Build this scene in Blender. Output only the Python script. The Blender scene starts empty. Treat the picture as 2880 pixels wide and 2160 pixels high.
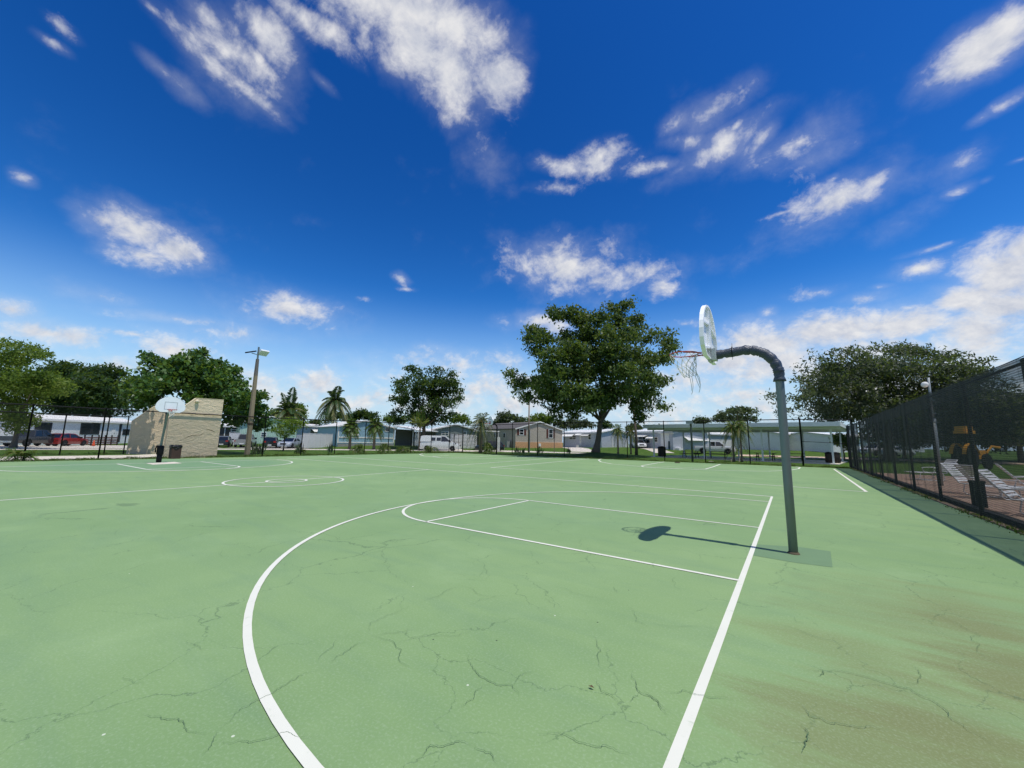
import bpy, math, random
import numpy as np
from mathutils import Vector, Matrix, Quaternion
random.seed(7); RNG = np.random.default_rng(7)
S = bpy.context.scene; COL = S.collection
R = math.radians

# ------------------------------------------------------------------ camera model (solved from the court markings)
CAM = Vector((0.614, -7.161, 1.515)); F = 1114.316; IW, IH = 2880, 2160
PIT, ROL, YAW = R(8.2217), R(1.0011), R(-35.18)
fw = Vector((math.sin(YAW)*math.cos(PIT), math.cos(YAW)*math.cos(PIT), math.sin(PIT)))
_r = Vector((math.cos(YAW), -math.sin(YAW), 0)); _u = _r.cross(fw)
RT = _r*math.cos(ROL) + _u*math.sin(ROL); UP = -_r*math.sin(ROL) + _u*math.cos(ROL)
def ray(u, v): return fw + RT*((u-IW/2)/F) - UP*((v-IH/2)/F)
def vh(u): return 1215.87 + 0.017474*u
def sst(a, b, x):
    t = min(1, max(0, (x-a)/(b-a))); return t*t*(3-2*t)
MOUND = (-17.6, 36.6)
def gz(x, y):
    """height of the ground: flat round the court, rising gently to the homes"""
    z = 0.45*sst(54, 61, -.62*x + .78*y) + 0.3*sst(50, 70, y)*sst(-40, -25, x)
    z += 0.5*math.exp(-((x-MOUND[0])**2 + (y-MOUND[1])**2)/10.0)
    return z
def G(u, v, z=0.0):
    d = ray(u, v); t = (z-CAM.z)/d.z
    return CAM + d*t
def AT(u, v, dep): return CAM + ray(u, v)*dep
def GP(u, dep):
    p = AT(u, vh(u), dep); return Vector((p.x, p.y, gz(p.x, p.y)))

# ------------------------------------------------------------------ materials
MATS = {}
def hexc(h):
    h = h.lstrip('#'); c = [int(h[i:i+2], 16)/255 for i in (0, 2, 4)]
    return tuple(x/12.92 if x <= .04045 else ((x+.055)/1.055)**2.4 for x in c)
class NT:
    def __init__(s, tree): s.t = tree
    def n(s, kind, **kw):
        nd = s.t.nodes.new(kind)
        for k, v in kw.items():
            if k.startswith('i_'):
                nd.inputs[k[2:].replace('_', ' ')].default_value = v
            else: setattr(nd, k, v)
        return nd
    def l(s, a, b): s.t.links.new(a, b)
    def math(s, op, a, b=None, c=None, clamp=False):
        nd = s.t.nodes.new('ShaderNodeMath'); nd.operation = op; nd.use_clamp = clamp
        for i, x in enumerate((a, b, c)):
            if x is None: continue
            if isinstance(x, (int, float)): nd.inputs[i].default_value = x
            else: s.l(x, nd.inputs[i])
        return nd.outputs[0]
    def mix(s, fac, a, b, blend='MIX'):
        nd = s.t.nodes.new('ShaderNodeMix'); nd.data_type = 'RGBA'; nd.blend_type = blend
        for i, x in ((0, fac), (6, a), (7, b)):
            if isinstance(x, (int, float)): nd.inputs[i].default_value = x
            elif isinstance(x, tuple): nd.inputs[i].default_value = (*x[:3], 1)
            else: s.l(x, nd.inputs[i])
        return nd.outputs[2]
    def ramp(s, fac, stops):
        nd = s.t.nodes.new('ShaderNodeMapRange'); nd.interpolation_type = 'SMOOTHSTEP'
        s.l(fac, nd.inputs[0]); nd.inputs[1].default_value = stops[0]; nd.inputs[2].default_value = stops[1]
        return nd.outputs[0]
    def noise(s, vec, scale, detail=4, rough=.55, dist=0):
        nd = s.n('ShaderNodeTexNoise'); nd.inputs['Scale'].default_value = scale
        nd.inputs['Detail'].default_value = detail; nd.inputs['Roughness'].default_value = rough
        nd.inputs['Distortion'].default_value = dist
        if vec is not None: s.l(vec, nd.inputs['Vector'])
        return nd.outputs['Fac']
def new_mat(name):
    m = bpy.data.materials.new(name); m.use_nodes = True
    t = NT(m.node_tree); p = m.node_tree.nodes['Principled BSDF']
    return m, t, p
def mat(name, col, rough=.7, var=.12, scale=3.0, metal=0.0, spec=.4, bump=0.0, lap=None, axis='Z', dirt=0.0, coat=0):
    """painted / plain surface: base colour with a little uneven wear; lap = spacing of siding boards"""
    if name in MATS: return MATS[name]
    m, t, p = new_mat(name)
    if isinstance(col, str): col = hexc(col)
    tc = t.n('ShaderNodeTexCoord').outputs['Object']
    n1 = t.noise(tc, scale, 6, .6)
    a = tuple(c*(1-var) for c in col); b = tuple(min(1, c*(1+var)) for c in col)
    c = t.mix(n1, a, b)
    if dirt:
        n2 = t.ramp(t.noise(tc, scale*.35, 8, .7), (.5, .75))
        c = t.mix(t.math('MULTIPLY', n2, dirt), c, (.09, .075, .05))
    if lap:
        sp = t.n('ShaderNodeSeparateXYZ'); t.l(tc, sp.inputs[0])
        fr = t.math('FRACT', t.math('DIVIDE', sp.outputs[axis], lap))
        ln = t.math('LESS_THAN', fr, .14)
        c = t.mix(t.math('MULTIPLY', ln, .3), c, (.02, .02, .02))
        bp = t.n('ShaderNodeBump'); bp.inputs['Strength'].default_value = .6; bp.inputs['Distance'].default_value = .03
        t.l(fr, bp.inputs['Height']); t.l(bp.outputs[0], p.inputs['Normal'])
    elif bump:
        bp = t.n('ShaderNodeBump'); bp.inputs['Strength'].default_value = min(1, bump); bp.inputs['Distance'].default_value = .02
        t.l(t.noise(tc, scale*8, 6, .6), bp.inputs['Height']); t.l(bp.outputs[0], p.inputs['Normal'])
    t.l(c, p.inputs['Base Color'])
    p.inputs['Metallic'].default_value = metal; p.inputs['Specular IOR Level'].default_value = spec
    rr = t.math('ADD', t.math('MULTIPLY', n1, .2), rough-.1, clamp=True); t.l(rr, p.inputs['Roughness'])
    if coat: p.inputs['Coat Weight'].default_value = coat
    MATS[name] = m; return m
def leaf_mat(name, c1, c2, c3, trans=.35, rough=.55, spec=.3):
    """c1..c3: leaf colours spread over single leaves by a random attribute"""
    if name in MATS: return MATS[name]
    m, t, p = new_mat(name)
    at = t.n('ShaderNodeAttribute', attribute_name='tint').outputs['Fac']
    c = t.mix(t.ramp(at, (0, .55)), c1, c2); c = t.mix(t.ramp(at, (.55, 1)), c, c3)
    t.l(c, p.inputs['Base Color']); p.inputs['Roughness'].default_value = rough; p.inputs['Specular IOR Level'].default_value = spec
    tr = t.n('ShaderNodeBsdfTranslucent'); t.l(t.mix(.5, c, (.25, .35, .03), 'MIX'), tr.inputs['Color'])
    mx = t.n('ShaderNodeMixShader'); mx.inputs[0].default_value = trans
    t.l(p.outputs[0], mx.inputs[1]); t.l(tr.outputs[0], mx.inputs[2])
    t.l(mx.outputs[0], m.node_tree.nodes['Material Output'].inputs[0])
    MATS[name] = m; return m

# ------------------------------------------------------------------ mesh building
class MB:
    def __init__(s): s.v = []; s.f = []; s.m = []; s.cur = 0
    def add(s, vs, fs):
        o = len(s.v); s.v += [tuple(v) for v in vs]
        for f in fs: s.f.append([i+o for i in f]); s.m.append(s.cur)
        return s
    def box(s, x0, y0, z0, x1, y1, z1, bev=0):
        if bev:
            b = min(bev, abs(x1-x0)*.3, abs(y1-y0)*.3)
            pts = [(x0+b, y0), (x1-b, y0), (x1, y0+b), (x1, y1-b), (x1-b, y1), (x0+b, y1), (x0, y1-b), (x0, y0+b)]
            return s.prism(pts, z0, z1)
        vs = [(x, y, z) for z in (z0, z1) for y in (y0, y1) for x in (x0, x1)]
        return s.add(vs, [(0, 2, 3, 1), (4, 5, 7, 6), (0, 1, 5, 4), (2, 6, 7, 3), (0, 4, 6, 2), (1, 3, 7, 5)])
    def prism(s, pts, z0, z1, T=None):
        n = len(pts); vs = [(x, y, z0) for x, y in pts] + [(x, y, z1) for x, y in pts]
        if T is not None: vs = [T @ Vector(v) for v in vs]
        return s.add(vs, [list(range(n))[::-1], list(range(n, 2*n))] + [(i, (i+1) % n, n+(i+1) % n, n+i) for i in range(n)])
    def tube(s, path, rad, n=8, cap=True, squash=None):
        P = [Vector(p) for p in path]; k = len(P)
        rads = rad if isinstance(rad, (list, tuple)) else [rad]*k
        t0 = (P[1]-P[0]).normalized()
        ref = Vector((0, 0, 1)) if abs(t0.z) < .9 else Vector((1, 0, 0))
        nx = t0.cross(ref).normalized(); vs = []
        for i, p in enumerate(P):
            t = (P[min(i+1, k-1)]-P[max(i-1, 0)])
            t = t.normalized() if t.length > 1e-9 else t0
            nx = (nx - t*nx.dot(t));  nx = nx.normalized() if nx.length > 1e-6 else t.orthogonal().normalized()
            ny = t.cross(nx)
            for j in range(n):
                a = 2*math.pi*j/n; vs.append(p + (nx*math.cos(a) + ny*math.sin(a))*rads[i])
        fs = [(i*n+j, i*n+(j+1) % n, (i+1)*n+(j+1) % n, (i+1)*n+j) for i in range(k-1) for j in range(n)]
        if cap: fs += [list(range(n))[::-1], list(range((k-1)*n, k*n))]
        return s.add(vs, fs)
    def lathe(s, prof, n=16, c=(0, 0, 0)):
        vs = [(c[0]+r*math.cos(2*math.pi*j/n), c[1]+r*math.sin(2*math.pi*j/n), c[2]+z) for r, z in prof for j in range(n)]
        k = len(prof)
        fs = [(i*n+j, i*n+(j+1) % n, (i+1)*n+(j+1) % n, (i+1)*n+j) for i in range(k-1) for j in range(n)]
        fs += [list(range(n))[::-1], list(range((k-1)*n, k*n))]
        return s.add(vs, fs)
    def build(s, name, m, parent=None, smooth=False, loc=None):
        me = bpy.data.meshes.new(name); me.from_pydata(s.v, [], s.f); me.update()
        ms = m if isinstance(m, (list, tuple)) else [m]
        for x in ms: me.materials.append(x)
        if len(ms) > 1: me.polygons.foreach_set('material_index', s.m)
        if smooth: me.polygons.foreach_set('use_smooth', [True]*len(me.polygons))
        o = bpy.data.objects.new(name, me); COL.objects.link(o)
        if parent is not None: o.parent = parent
        if loc is not None: o.location = loc
        return o
def tag(o, label=None, cat=None, group=None, kind=None):
    for k, v in (('label', label), ('category', cat), ('group', group), ('kind', kind)):
        if v: o[k] = v
    return o
def thing(name, label, cat, loc, rz=0, group=None):
    o = bpy.data.objects.new(name, None); o.empty_display_size = .3; COL.objects.link(o)
    o.location = loc; o.rotation_euler = (0, 0, rz); return tag(o, label, cat, group)
def dup(root, loc, rz=0, label=None, sc=None, group=None):
    r = root.copy(); COL.objects.link(r); r.location = loc; r.rotation_euler = (0, 0, rz)
    if sc: r.scale = (sc, sc, sc)
    if label: r['label'] = label
    if group: r['group'] = group
    for ch in list(root.children):
        c = ch.copy(); COL.objects.link(c); c.parent = r
        for g in list(ch.children):
            d = g.copy(); COL.objects.link(d); d.parent = c
    return r
def smooth_angle(o, ang=40):
    me = o.data; me.polygons.foreach_set('use_smooth', [True]*len(me.polygons))
    try: me.set_sharp_from_angle(angle=R(ang))
    except Exception: pass
    return o

# ------------------------------------------------------------------ world, sun, camera
SUN = Vector((.31, -.03, 1)).normalized()
def make_world():
    w = bpy.data.worlds.new('World'); S.world = w; w.use_nodes = True
    t = NT(w.node_tree); w.node_tree.nodes.clear()
    out = t.n('ShaderNodeOutputWorld'); bg = t.n('ShaderNodeBackground'); bc = t.n('ShaderNodeBackground')
    sky = t.n('ShaderNodeTexSky'); sky.sky_type = 'NISHITA'; sky.sun_disc = False
    sky.sun_elevation = math.asin(SUN.z); sky.sun_rotation = math.atan2(SUN.x, SUN.y)
    sky.altitude = 0; sky.air_density = 1.0; sky.dust_density = .2; sky.ozone_density = 2.5
    hs = t.n('ShaderNodeHueSaturation'); hs.inputs['Saturation'].default_value = SKY_SAT; hs.inputs['Hue'].default_value = SKY_HUE
    t.l(sky.outputs[0], hs.inputs['Color'])
    gm = t.n('ShaderNodeVectorMath', operation='MULTIPLY'); t.l(hs.outputs[0], gm.inputs[0]); gm.inputs[1].default_value = (.1, .1, .1)
    gg = t.n('ShaderNodeGamma'); gg.inputs[1].default_value = 1.68; t.l(gm.outputs[0], gg.inputs[0])
    g2 = t.n('ShaderNodeVectorMath', operation='MULTIPLY'); t.l(gg.outputs[0], g2.inputs[0]); g2.inputs[1].default_value = (38, 30.5, 24.5)
    sz = t.n('ShaderNodeSeparateXYZ'); t.l(t.n('ShaderNodeTexCoord').outputs['Generated'], sz.inputs[0])
    hz_ = t.ramp(sz.outputs[2], (.36, -.02))
    t.l(t.mix(hz_, g2.outputs[0], (4.6, 6.5, 8.6)), bg.inputs['Color']); bg.inputs['Strength'].default_value = SKY_STR
    D = t.n('ShaderNodeTexCoord').outputs['Generated']
    sp = t.n('ShaderNodeSeparateXYZ'); t.l(D, sp.inputs[0])
    zz = t.math('MULTIPLY_ADD', t.math('MAXIMUM', sp.outputs[2], 0.0), .35, .34)
    dv = t.n('ShaderNodeVectorMath', operation='DIVIDE'); t.l(D, dv.inputs[0])
    cb = t.n('ShaderNodeCombineXYZ')
    for i in range(3): t.l(zz, cb.inputs[i])
    t.l(cb.outputs[0], dv.inputs[1]); Q = dv.outputs[0]
    acc = None
    for (x, y, rx, ry, rot, wt) in CLOUDS:
        u, v, rx, ry = x*1.302, y*1.302, rx*1.302*CL_R, ry*1.302*CL_R
        c = ray(u, v).normalized(); ca, sa = math.cos(R(rot)), math.sin(R(rot))
        def ax(du, dv_):
            e = ray(u+du, v+dv_).normalized() - c; e -= c*e.dot(c); return e/(e.length_squared)
        A = ax(rx*ca, rx*sa); B = ax(-ry*sa, ry*ca)
        d1 = t.n('ShaderNodeVectorMath', operation='DOT_PRODUCT'); t.l(D, d1.inputs[0]); d1.inputs[1].default_value = A
        d2 = t.n('ShaderNodeVectorMath', operation='DOT_PRODUCT'); t.l(D, d2.inputs[0]); d2.inputs[1].default_value = B
        s2 = t.math('ADD', t.math('MULTIPLY', d1.outputs['Value'], d1.outputs['Value']), t.math('MULTIPLY', d2.outputs['Value'], d2.outputs['Value']))
        mm = t.math('MULTIPLY_ADD', t.math('SQRT', s2), -max(wt, 1.0), wt)
        acc = mm if acc is None else t.math('MAXIMUM', acc, mm)
    for az, el, rad, wt in FILL_CLOUDS:      # unseen clouds behind the camera, added to whiten the light in shadows
        c = Vector((math.sin(R(az))*math.cos(R(el)), math.cos(R(az))*math.cos(R(el)), math.sin(R(el))))
        d1 = t.n('ShaderNodeVectorMath', operation='DISTANCE'); t.l(D, d1.inputs[0]); d1.inputs[1].default_value = c
        acc = t.math('MAXIMUM', acc, t.math('MULTIPLY_ADD', d1.outputs['Value'], -wt/rad, wt))
    # domain-warped fractal noise breaks the masses up
    wn = t.n('ShaderNodeTexNoise'); wn.inputs['Scale'].default_value = 3.2; wn.inputs['Detail'].default_value = 3; t.l(Q, wn.inputs['Vector'])
    wa = t.n('ShaderNodeVectorMath', operation='MULTIPLY_ADD'); t.l(wn.outputs['Color'], wa.inputs[0]); wa.inputs[1].default_value = (.12, .12, .12); t.l(Q, wa.inputs[2])
    n1 = t.noise(wa.outputs[0], 6.5, 14, .62); n3 = t.noise(wa.outputs[0], 24, 8, .65, .3)
    off = t.n('ShaderNodeVectorMath', operation='ADD'); t.l(wa.outputs[0], off.inputs[0]); off.inputs[1].default_value = (.035, 0, .03)
    n2 = t.noise(off.outputs[0], 6.5, 14, .62)
    M = t.math('MAXIMUM', acc, -.9)
    dens = t.math('MULTIPLY_ADD', t.math('SUBTRACT', n3, .5), .9, t.math('MULTIPLY_ADD', t.math('SUBTRACT', n1, .5), CL_AMP, M))
    al = t.ramp(dens, CL_RAMP)
    veil = t.ramp(t.math('MULTIPLY_ADD', t.math('SUBTRACT', wn.outputs['Fac'], .5), 2.2, t.math('MULTIPLY_ADD', t.math('SUBTRACT', n1, .5), 1.6, M)), (-.62, 1.4))
    al = t.math('MAXIMUM', al, t.math('MULTIPLY', veil, .30))
    above = t.ramp(sp.outputs[2], (-.02, .02)); al = t.math('MULTIPLY', al, above)
    # light side / shaded side of the cloud masses
    sh = t.math('MULTIPLY_ADD', t.math('SUBTRACT', n1, n2), 2.6, .62, clamp=True)
    thick = t.ramp(dens, (.6, 1.3))
    sh = t.math('SUBTRACT', sh, t.math('MULTIPLY', thick, .16), clamp=True)
    cc = t.mix(sh, (.60, .64, .75), (1.0, .985, .97))
    t.l(cc, bc.inputs['Color']); bc.inputs['Strength'].default_value = CLOUD_STR
    mx = t.n('ShaderNodeMixShader'); t.l(t.math('MULTIPLY', al, .95), mx.inputs[0]); t.l(bg.outputs[0], mx.inputs[1]); t.l(bc.outputs[0], mx.inputs[2])
    t.l(mx.outputs[0], out.inputs[0])
    w.cycles.sampling_method = 'MANUAL'; w.cycles.sample_map_resolution = 512
SKY_STR, SKY_SAT, SKY_HUE, CLOUD_STR = .10, 1.35, .5, .88
CL_R, CL_AMP, CL_RAMP = 1.38, 3.1, (-.16, 1.35)
FILL_CLOUDS = [(145, 40, .6, 1.2), (190, 25, .5, 1.2)]
CLOUDS = [
 (880,20,150,75,0,1.7),(900,90,105,75,30,1.6),(970,150,90,60,40,1.5),(1065,175,60,50,-10,1.4),(1000,205,70,32,0,1.1),(960,40,110,60,10,1.4),(790,60,50,50,20,.6),
 (500,100,130,90,30,.55),(620,20,90,40,20,.5),
 (450,40,100,26,45,.8),(575,70,80,36,35,1.1),(450,130,120,24,42,.75),(500,110,70,34,30,1.0),(540,200,70,16,28,.8),(620,10,130,26,20,.75),(560,130,70,16,55,.75),(400,190,60,20,40,.55),(330,20,50,12,40,.5),(350,150,60,16,40,.45),
 (130,55,50,18,25,.42),(110,90,50,14,20,.35),(50,385,28,12,20,.55),(700,180,60,14,30,.45),
 (300,500,80,40,18,1.7),(225,475,50,20,18,1.3),(375,540,65,28,12,1.6),(310,550,60,24,5,1.3),
 (110,722,95,24,5,1.6),(25,668,42,20,0,1.1),(385,690,115,12,4,.62),(290,722,95,9,7,.5),(640,668,88,30,4,.95),(390,760,70,34,10,1.05),
 (870,605,20,12,40,.5),(875,625,22,6,0,.5),(790,645,26,10,0,.4),
 (560,830,70,34,0,1),(690,830,60,30,0,1),(640,860,120,34,0,.9),(790,865,110,30,0,.85),(1030,840,140,42,0,1),(1110,815,60,30,0,.7),(960,870,150,36,0,.95),
 (1120,880,120,40,0,.9),(1420,880,120,40,0,.9),(1540,860,120,40,0,.9),(1640,880,160,34,0,.85),(220,780,130,26,5,.5),(850,815,80,16,0,.5),
 (1215,575,115,48,8,1.05),(1180,560,50,34,0,.9),(1350,585,120,28,5,.75),(1430,620,70,28,15,.6),(1300,605,110,26,0,.8),
 (1290,352,55,32,0,.95),(1210,360,50,20,10,.85),(1200,405,55,16,5,.7),(1700,320,110,50,-10,.45),(2080,350,80,50,0,.2),(1950,480,120,40,-15,.2),(700,60,60,40,0,.6),(220,640,90,20,5,.4),(500,720,120,20,0,.5),(1000,790,200,30,0,.7),(250,790,160,24,0,.6),(1900,830,420,70,0,.95),(1560,835,160,40,0,.9),(1060,330,110,60,35,.25),
 (1535,240,70,24,-18,.95),(1465,265,26,20,0,.9),(1550,322,90,24,-18,1),(1645,298,48,18,-45,.85),(1490,308,36,20,20,.85),(1415,360,60,13,0,.75),(1470,365,28,10,-20,.65),(1600,200,30,10,-25,.5),(1730,305,34,9,-15,.55),(1590,275,30,12,-30,.6),(1750,350,90,40,0,.35),
 (1800,440,125,34,-20,1),(1740,488,60,16,-25,.7),(1890,392,50,22,-25,.9),(1690,460,50,6,-8,.6),(1800,385,20,12,0,.5),
 (2130,100,110,48,-20,1.6),(2050,155,70,22,-30,.8),(2170,225,70,14,-35,.6),(2120,255,40,12,-20,.55),(2205,345,30,8,0,.4),(2080,410,50,14,-25,.5),(2130,390,22,9,-35,.5),
 (2170,590,100,65,-15,2.0),(2100,645,90,32,-10,1.6),(2205,540,60,36,0,1.6),(2160,665,120,40,0,1.7),
 (1765,632,60,14,0,.75),(1860,645,60,14,0,.75),(1985,580,60,16,0,.7),(2020,535,80,8,-15,.45),(1900,620,30,8,0,.4),
 (1660,675,22,12,0,.7),(1160,692,55,18,0,.8),(1200,705,50,24,0,.7),(1480,700,60,12,0,.5),
 (1640,745,130,42,-8,1.6),(1780,715,160,36,-5,1.6),(1940,702,160,36,0,1.6),(2120,715,150,55,0,1.8),(1560,785,110,36,0,1.3),(1680,790,170,45,0,1.4),(1480,825,110,32,0,1.0),(1600,850,150,26,0,.9),(1900,760,170,40,0,1.3),
]
make_world()
sl = bpy.data.lights.new('sun', 'SUN'); sl.energy = 3.95; sl.angle = R(.55); sl.color = (1, .96, .9)
so = bpy.data.objects.new('sun', sl); COL.objects.link(so); so.rotation_euler = SUN.to_track_quat('Z', 'Y').to_euler(); so.location = (10, 0, 40)
cd = bpy.data.cameras.new('camera'); cd.sensor_width = 36; cd.lens = F/IW*36; cd.clip_end = 3000; cd.clip_start = .05
co = bpy.data.objects.new('camera', cd); COL.objects.link(co)
co.matrix_world = Matrix(((RT.x, UP.x, -fw.x, CAM.x), (RT.y, UP.y, -fw.y, CAM.y), (RT.z, UP.z, -fw.z, CAM.z), (0, 0, 0, 1)))
S.camera = co
S.view_settings.view_transform = 'Standard'; S.view_settings.look = 'None'; S.view_settings.exposure = 0; S.view_settings.gamma = 1
S.cycles.max_bounces = 8; S.cycles.transparent_max_bounces = 16; S.cycles.use_denoising = True
S.cycles.sample_clamp_indirect = 6

# ------------------------------------------------------------------ ground
def ground_mat():
    m, t, p = new_mat('grass'); tc = t.n('ShaderNodeTexCoord').outputs['Object']
    big = t.noise(tc, .12, 5, .6); mid = t.noise(tc, 1.3, 6, .65); fine = t.noise(tc, 22, 4, .7)
    c = t.mix(t.ramp(big, (.35, .65)), (.036, .105, .009), (.068, .140, .014))
    c = t.mix(t.ramp(mid, (.3, .75)), c, (.115, .165, .025)); c = t.mix(t.math('MULTIPLY', t.ramp(fine, (.35, .7)), .7), c, (.025, .065, .008))
    dry = t.ramp(t.noise(tc, .6, 7, .7), (.62, .78)); c = t.mix(t.math('MULTIPLY', dry, .45), c, (.20, .17, .07))
    t.l(c, p.inputs['Base Color']); p.inputs['Roughness'].default_value = .9; p.inputs['Specular IOR Level'].default_value = .15
    b = t.n('ShaderNodeBump'); b.inputs['Strength'].default_value = 1; b.inputs['Distance'].default_value = .06
    t.l(t.noise(tc, 14, 5, .7), b.inputs['Height']); t.l(b.outputs[0], p.inputs['Normal']); return m
GRASS = ground_mat()
def ground():
    xs = sorted(set([-700, -500, -350, -250, -180, -140] + list(range(-120, 81, 2)) + [100, 140, 200, 300, 500]))
    ys = sorted(set([-300, -150, -80, -50] + list(range(-30, 131, 2)) + [150, 180, 230, 300, 450, 700]))
    vs = []; fs = []
    for y in ys:
        for x in xs: vs.append((x, y, gz(x, y)-.03))
    n = len(xs)
    for j in range(len(ys)-1):
        for i in range(n-1): fs.append((j*n+i, j*n+i+1, (j+1)*n+i+1, (j+1)*n+i))
    mb = MB(); mb.add(vs, fs); o = mb.build('ground', GRASS, smooth=True); tag(o, kind='structure')
ground()

# ------------------------------------------------------------------ court
XB = -28.1                                # the far baseline
COURT = [(-33.0, -16), (3.95, -16), (3.95, 30.2), (-10, 28.9), (-32.6, 28.6), (-33.4, 20), (-33.0, 6)]
def court_mat():
    m, t, p = new_mat('court_paint'); tc = t.n('ShaderNodeTexCoord').outputs['Object']
    big = t.noise(tc, .16, 6, .6); mid = t.noise(tc, .9, 7, .65); fine = t.noise(tc, 60, 3, .7)
    mp = t.n('ShaderNodeMapping'); mp.inputs['Scale'].default_value = (.5, 2.2, 1); mp.inputs['Rotation'].default_value = (0, 0, R(-18)); t.l(tc, mp.inputs[0])
    streak = t.noise(mp.outputs[0], .9, 8, .65, .4)
    c = t.mix(t.ramp(big, (.3, .7)), COURT_A, COURT_B)
    c = t.mix(t.math('MULTIPLY', t.ramp(streak, (.42, .75)), .35), c, (.135, .235, .13))
    c = t.mix(t.math('MULTIPLY', t.ramp(mid, (.45, .8)), .38), c, (.28, .405, .19))
    worn = t.ramp(t.noise(tc, .33, 9, .7, .5), (.52, .70)); c = t.mix(t.math('MULTIPLY', worn, .40), c, (.15, .255, .125))
    # darker repaint round the far basket
    def near(x, y, r0, r1):
        d = t.n('ShaderNodeVectorMath', operation='DISTANCE'); t.l(tc, d.inputs[0]); d.inputs[1].default_value = (x, y, 0)
        wob = t.math('MULTIPLY_ADD', t.math('SUBTRACT', streak, .5), 3.0, d.outputs['Value'])
        nd = t.n('ShaderNodeMapRange'); nd.interpolation_type = 'SMOOTHSTEP'; t.l(wob, nd.inputs[0])
        nd.inputs[1].default_value = r0; nd.inputs[2].default_value = r1; nd.inputs[3].default_value = 1; nd.inputs[4].default_value = 0
        return nd.outputs[0]
    c = t.mix(t.math('MULTIPLY', near(XB+1, .3, 4.0, 6.5), .55), c, (.125, .245, .14))
    c = t.mix(t.math('MULTIPLY', near(-5, 2.2, 1.0, 5.5), .25), c, (.15, .27, .14))
    # rusty silt stains
    st = None
    for (u, v, r0, r1, k) in ((2760, 1760, .1, .95, .7), (2500, 1950, .0, .8, .6), (2750, 2080, .1, .9, .75), (2350, 2120, .0, .45, .35), (2860, 1880, .1, .9, .75), (2560, 1740, .0, 1.1, .45), (2680, 1690, .0, 1.0, .4), (2400, 1840, .0, .8, .4), (2560, 2090, .1, .8, .6)):
        q = G(u, v); x = t.math('MULTIPLY', near(q.x, q.y, r0, r1), k); st = x if st is None else t.math('MAXIMUM', st, x)
    st = t.math('MULTIPLY', st, t.ramp(t.noise(mp.outputs[0], 1.5, 8, .6), (.12, .55)))
    c = t.mix(st, c, (.165, .170, .070))
    # dark scuffs and chips
    sc = t.ramp(t.noise(mp.outputs[0], 3.3, 10, .75), (.66, .82)); c = t.mix(t.math('MULTIPLY', sc, .3), c, (.07, .13, .075))
    vo = t.n('ShaderNodeTexVoronoi'); vo.inputs['Scale'].default_value = 1.7; t.l(tc, vo.inputs['Vector'])
    chip = t.math('LESS_THAN', vo.outputs['Distance'], .014); c = t.mix(t.math('MULTIPLY', chip, .8), c, (.62, .66, .52))
    vo2 = t.n('ShaderNodeTexVoronoi'); vo2.inputs['Scale'].default_value = 2.3; t.l(tc, vo2.inputs['Vector'])
    c = t.mix(t.math('LESS_THAN', vo2.outputs['Distance'], .018), c, (.05, .075, .04))
    # hairline cracks
    wv = t.n('ShaderNodeTexNoise'); wv.inputs['Scale'].default_value = 2.2; wv.inputs['Detail'].default_value = 8; wv.inputs['Roughness'].default_value = .6; t.l(tc, wv.inputs['Vector'])
    wm = t.n('ShaderNodeVectorMath', operation='MULTIPLY_ADD'); t.l(wv.outputs['Color'], wm.inputs[0]); wm.inputs[1].default_value = (.55, .55, 0); t.l(tc, wm.inputs[2])
    ve = t.n('ShaderNodeTexVoronoi', feature='DISTANCE_TO_EDGE'); ve.inputs['Scale'].default_value = .85; t.l(wm.outputs[0], ve.inputs['Vector'])
    ck = t.math('LESS_THAN', ve.outputs['Distance'], .0034)
    ck = t.math('MULTIPLY', ck, t.ramp(t.noise(tc, .7, 4, .6), (.42, .55))); c = t.mix(t.math('MULTIPLY', ck, .42), c, (.05, .10, .05))
    c = t.mix(t.math('MULTIPLY', t.math('SUBTRACT', fine, .5), .9), c, (.5, .6, .45))
    t.l(c, p.inputs['Base Color']); p.inputs['Roughness'].default_value = .82; p.inputs['Specular IOR Level'].default_value = .25
    b = t.n('ShaderNodeBump'); b.inputs['Strength'].default_value = .25; b.inputs['Distance'].default_value = .006
    t.l(t.noise(tc, 90, 3, .7), b.inputs['Height']); t.l(b.outputs[0], p.inputs['Normal']); return m
COURT_A, COURT_B = (.178, .288, .116), (.226, .340, .140)
CRACK = mat('crack', (.080, .145, .068), .95, .4, 5)
def line_mat():
    m, t, p = new_mat('line_paint'); tc = t.n('ShaderNodeTexCoord').outputs['Object']
    c = t.mix(t.noise(tc, 2.2, 6, .6), (.62, .62, .52), (.73, .73, .62))
    wear = t.ramp(t.noise(tc, 7, 12, .8), (.56, .68)); c = t.mix(t.math('MULTIPLY', wear, .5), c, (.33, .43, .27))
    chip = t.ramp(t.noise(tc, 38, 6, .75), (.66, .72)); c = t.mix(t.math('MULTIPLY', chip, .7), c, (.20, .31, .14))
    t.l(c, p.inputs['Base Color']); p.inputs['Roughness'].default_value = .8; p.inputs['Specular IOR Level'].default_value = .25; return m
LINE = line_mat()
court = MB()
court.prism(COURT, -.25, 0)
court.cur = 1
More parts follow.
